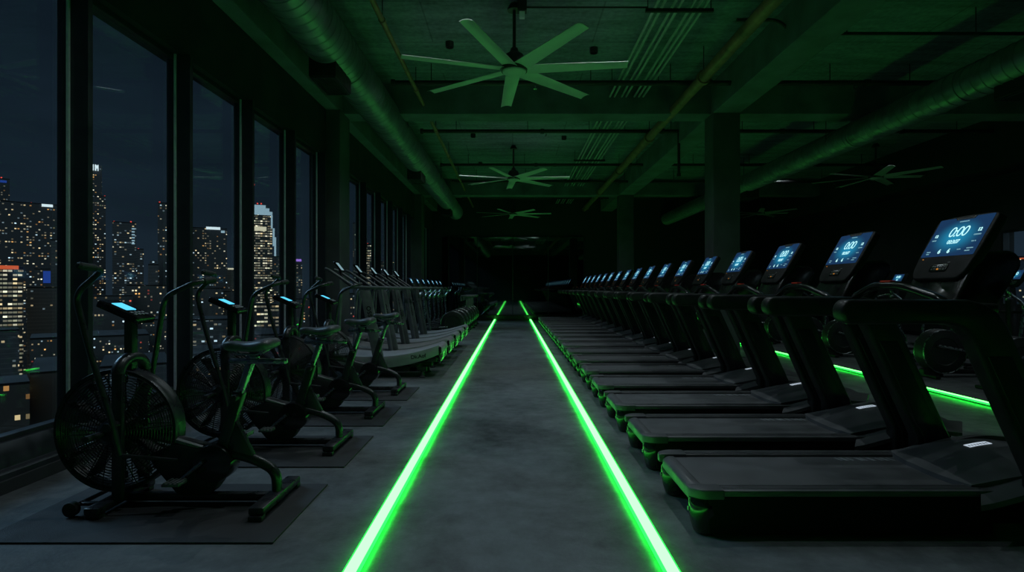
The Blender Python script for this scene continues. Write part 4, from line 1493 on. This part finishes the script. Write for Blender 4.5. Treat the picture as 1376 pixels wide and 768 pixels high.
# ================================================================== night sky
w = bpy.data.worlds.new('night_sky')
scene.world = w
w.use_nodes = True
nt = w.node_tree
nt.nodes.clear()
N, L = nt.nodes, nt.links
out = N.new('ShaderNodeOutputWorld')
bg = N.new('ShaderNodeBackground')
tc = N.new('ShaderNodeTexCoord')
sx = N.new('ShaderNodeSeparateXYZ')
L.new(tc.outputs['Generated'], sx.inputs[0])
cr = N.new('ShaderNodeValToRGB')
cr.color_ramp.elements[0].position = 0.
cr.color_ramp.elements[0].color = (.0150, .0250, .0380, 1)
cr.color_ramp.elements[1].position = .55
cr.color_ramp.elements[1].color = (.0052, .0105, .0180, 1)
e = cr.color_ramp.elements.new(.16)
e.color = (.0092, .0170, .0270, 1)
L.new(sx.outputs['Z'], cr.inputs['Fac'])
no = N.new('ShaderNodeTexNoise')
no.inputs['Scale'].default_value = 3.5
no.inputs['Detail'].default_value = 6
mp = N.new('ShaderNodeMapping')
mp.inputs['Scale'].default_value = (1, 1, 4)
L.new(tc.outputs['Generated'], mp.inputs['Vector'])
L.new(mp.outputs[0], no.inputs['Vector'])
mr = N.new('ShaderNodeMapRange')
mr.inputs['From Min'].default_value = .35
mr.inputs['From Max'].default_value = .7
mr.inputs['To Min'].default_value = .88
mr.inputs['To Max'].default_value = 1.2
L.new(no.outputs['Fac'], mr.inputs['Value'])
L.new(cr.outputs[0], bg.inputs['Color'])
L.new(mr.outputs[0], bg.inputs['Strength'])
L.new(bg.outputs[0], out.inputs['Surface'])

# moonlight through the left windows, from beyond and above
sun = bpy.data.lights.new('moonlight', 'SUN')
sun.energy = 1.15
sun.color = (.42, .70, 1.)
sun.angle = R(24)
so = bpy.data.objects.new('moonlight', sun)
COL.objects.link(so)
dv = Vector((1.0, -.42, -.72)).normalized()
so.rotation_euler = dv.to_track_quat('-Z', 'Y').to_euler()
so.location = (-20, 10, 15)

# added wide fill sun from behind the gym, brightening the facades outside
gl = bpy.data.lights.new('facade_fill', 'SUN')
gl.energy = .36
gl.color = (.70, .92, 1.)
gl.angle = R(50)
go = bpy.data.objects.new('facade_fill', gl)
COL.objects.link(go)
go.rotation_euler = Vector((-.35, 1.0, -.32)).normalized().to_track_quat('-Z', 'Y').to_euler()
go.location = (0, -40, 20)

# added fill spots in can housings, put in to brighten floor and machines
spots = [(x, y) for x in (-.95, 1.25, 8.3) for y in {-.95: (3.4, 5.8, 8.4, 13.4, 16.4), 1.25: (4.6, 6.6, 8.6, 13.6, 16.6), 8.3: (5.2, 7.8, 11.2, 12.6, 17.2)}[x]]
side = {-.95: 'left', 1.25: 'middle', 8.3: 'right'}
for k, (x, y) in enumerate(spots):
    t = empty('added_fill_can', (x, y, 4.92))
    tag(t, 'added black can fill lamp, %s of the %s row under the ceiling' % (['nearest', 'second', 'third', 'fourth', 'farthest'][k % 5], side[x]), 'added_fill_can', 'added fill lamps')
    MB().lathe([(.055, 0), (.062, 0), (.062, .08), (0, .08), (0, .07), (.055, .07), (.055, 0)], (0, 0, 0), (0, 0, 1), 20).build('housing', M['fanhub'], t)
    li = bpy.data.lights.new('added_fill_spot', 'SPOT')
    li.energy = 30 if x > 5 else 64
    li.color = (.80, .93, 1.)
    li.spot_size = R(128)
    li.spot_blend = .8
    li.shadow_soft_size = 0
    lo = bpy.data.objects.new('added_fill_spot', li)
    COL.objects.link(lo)
    lo.parent = t
    lo.location = (0, 0, .005)

# ================================================================== camera
cam = bpy.data.cameras.new('camera')
co = bpy.data.objects.new('camera', cam)
COL.objects.link(co)
co.location = (0, 0, CH)
co.rotation_euler = (R(90), 0, 0)
cam.sensor_width = 36
cam.lens = F / 1376 * 36
cam.shift_x = (688 - VX) / 1376
cam.shift_y = (VY - 384) / 1376
cam.clip_start = .05
cam.clip_end = 5000
scene.camera = co
scene.view_settings.view_transform = 'Standard'
scene.view_settings.look = 'None'
scene.view_settings.exposure = 0
scene.view_settings.gamma = 1
scene.view_settings.use_curve_mapping = False
scene.cycles.max_bounces = 8
scene.cycles.transparent_max_bounces = 12
scene.cycles.sample_clamp_indirect = 4
scene.cycles.use_denoising = True
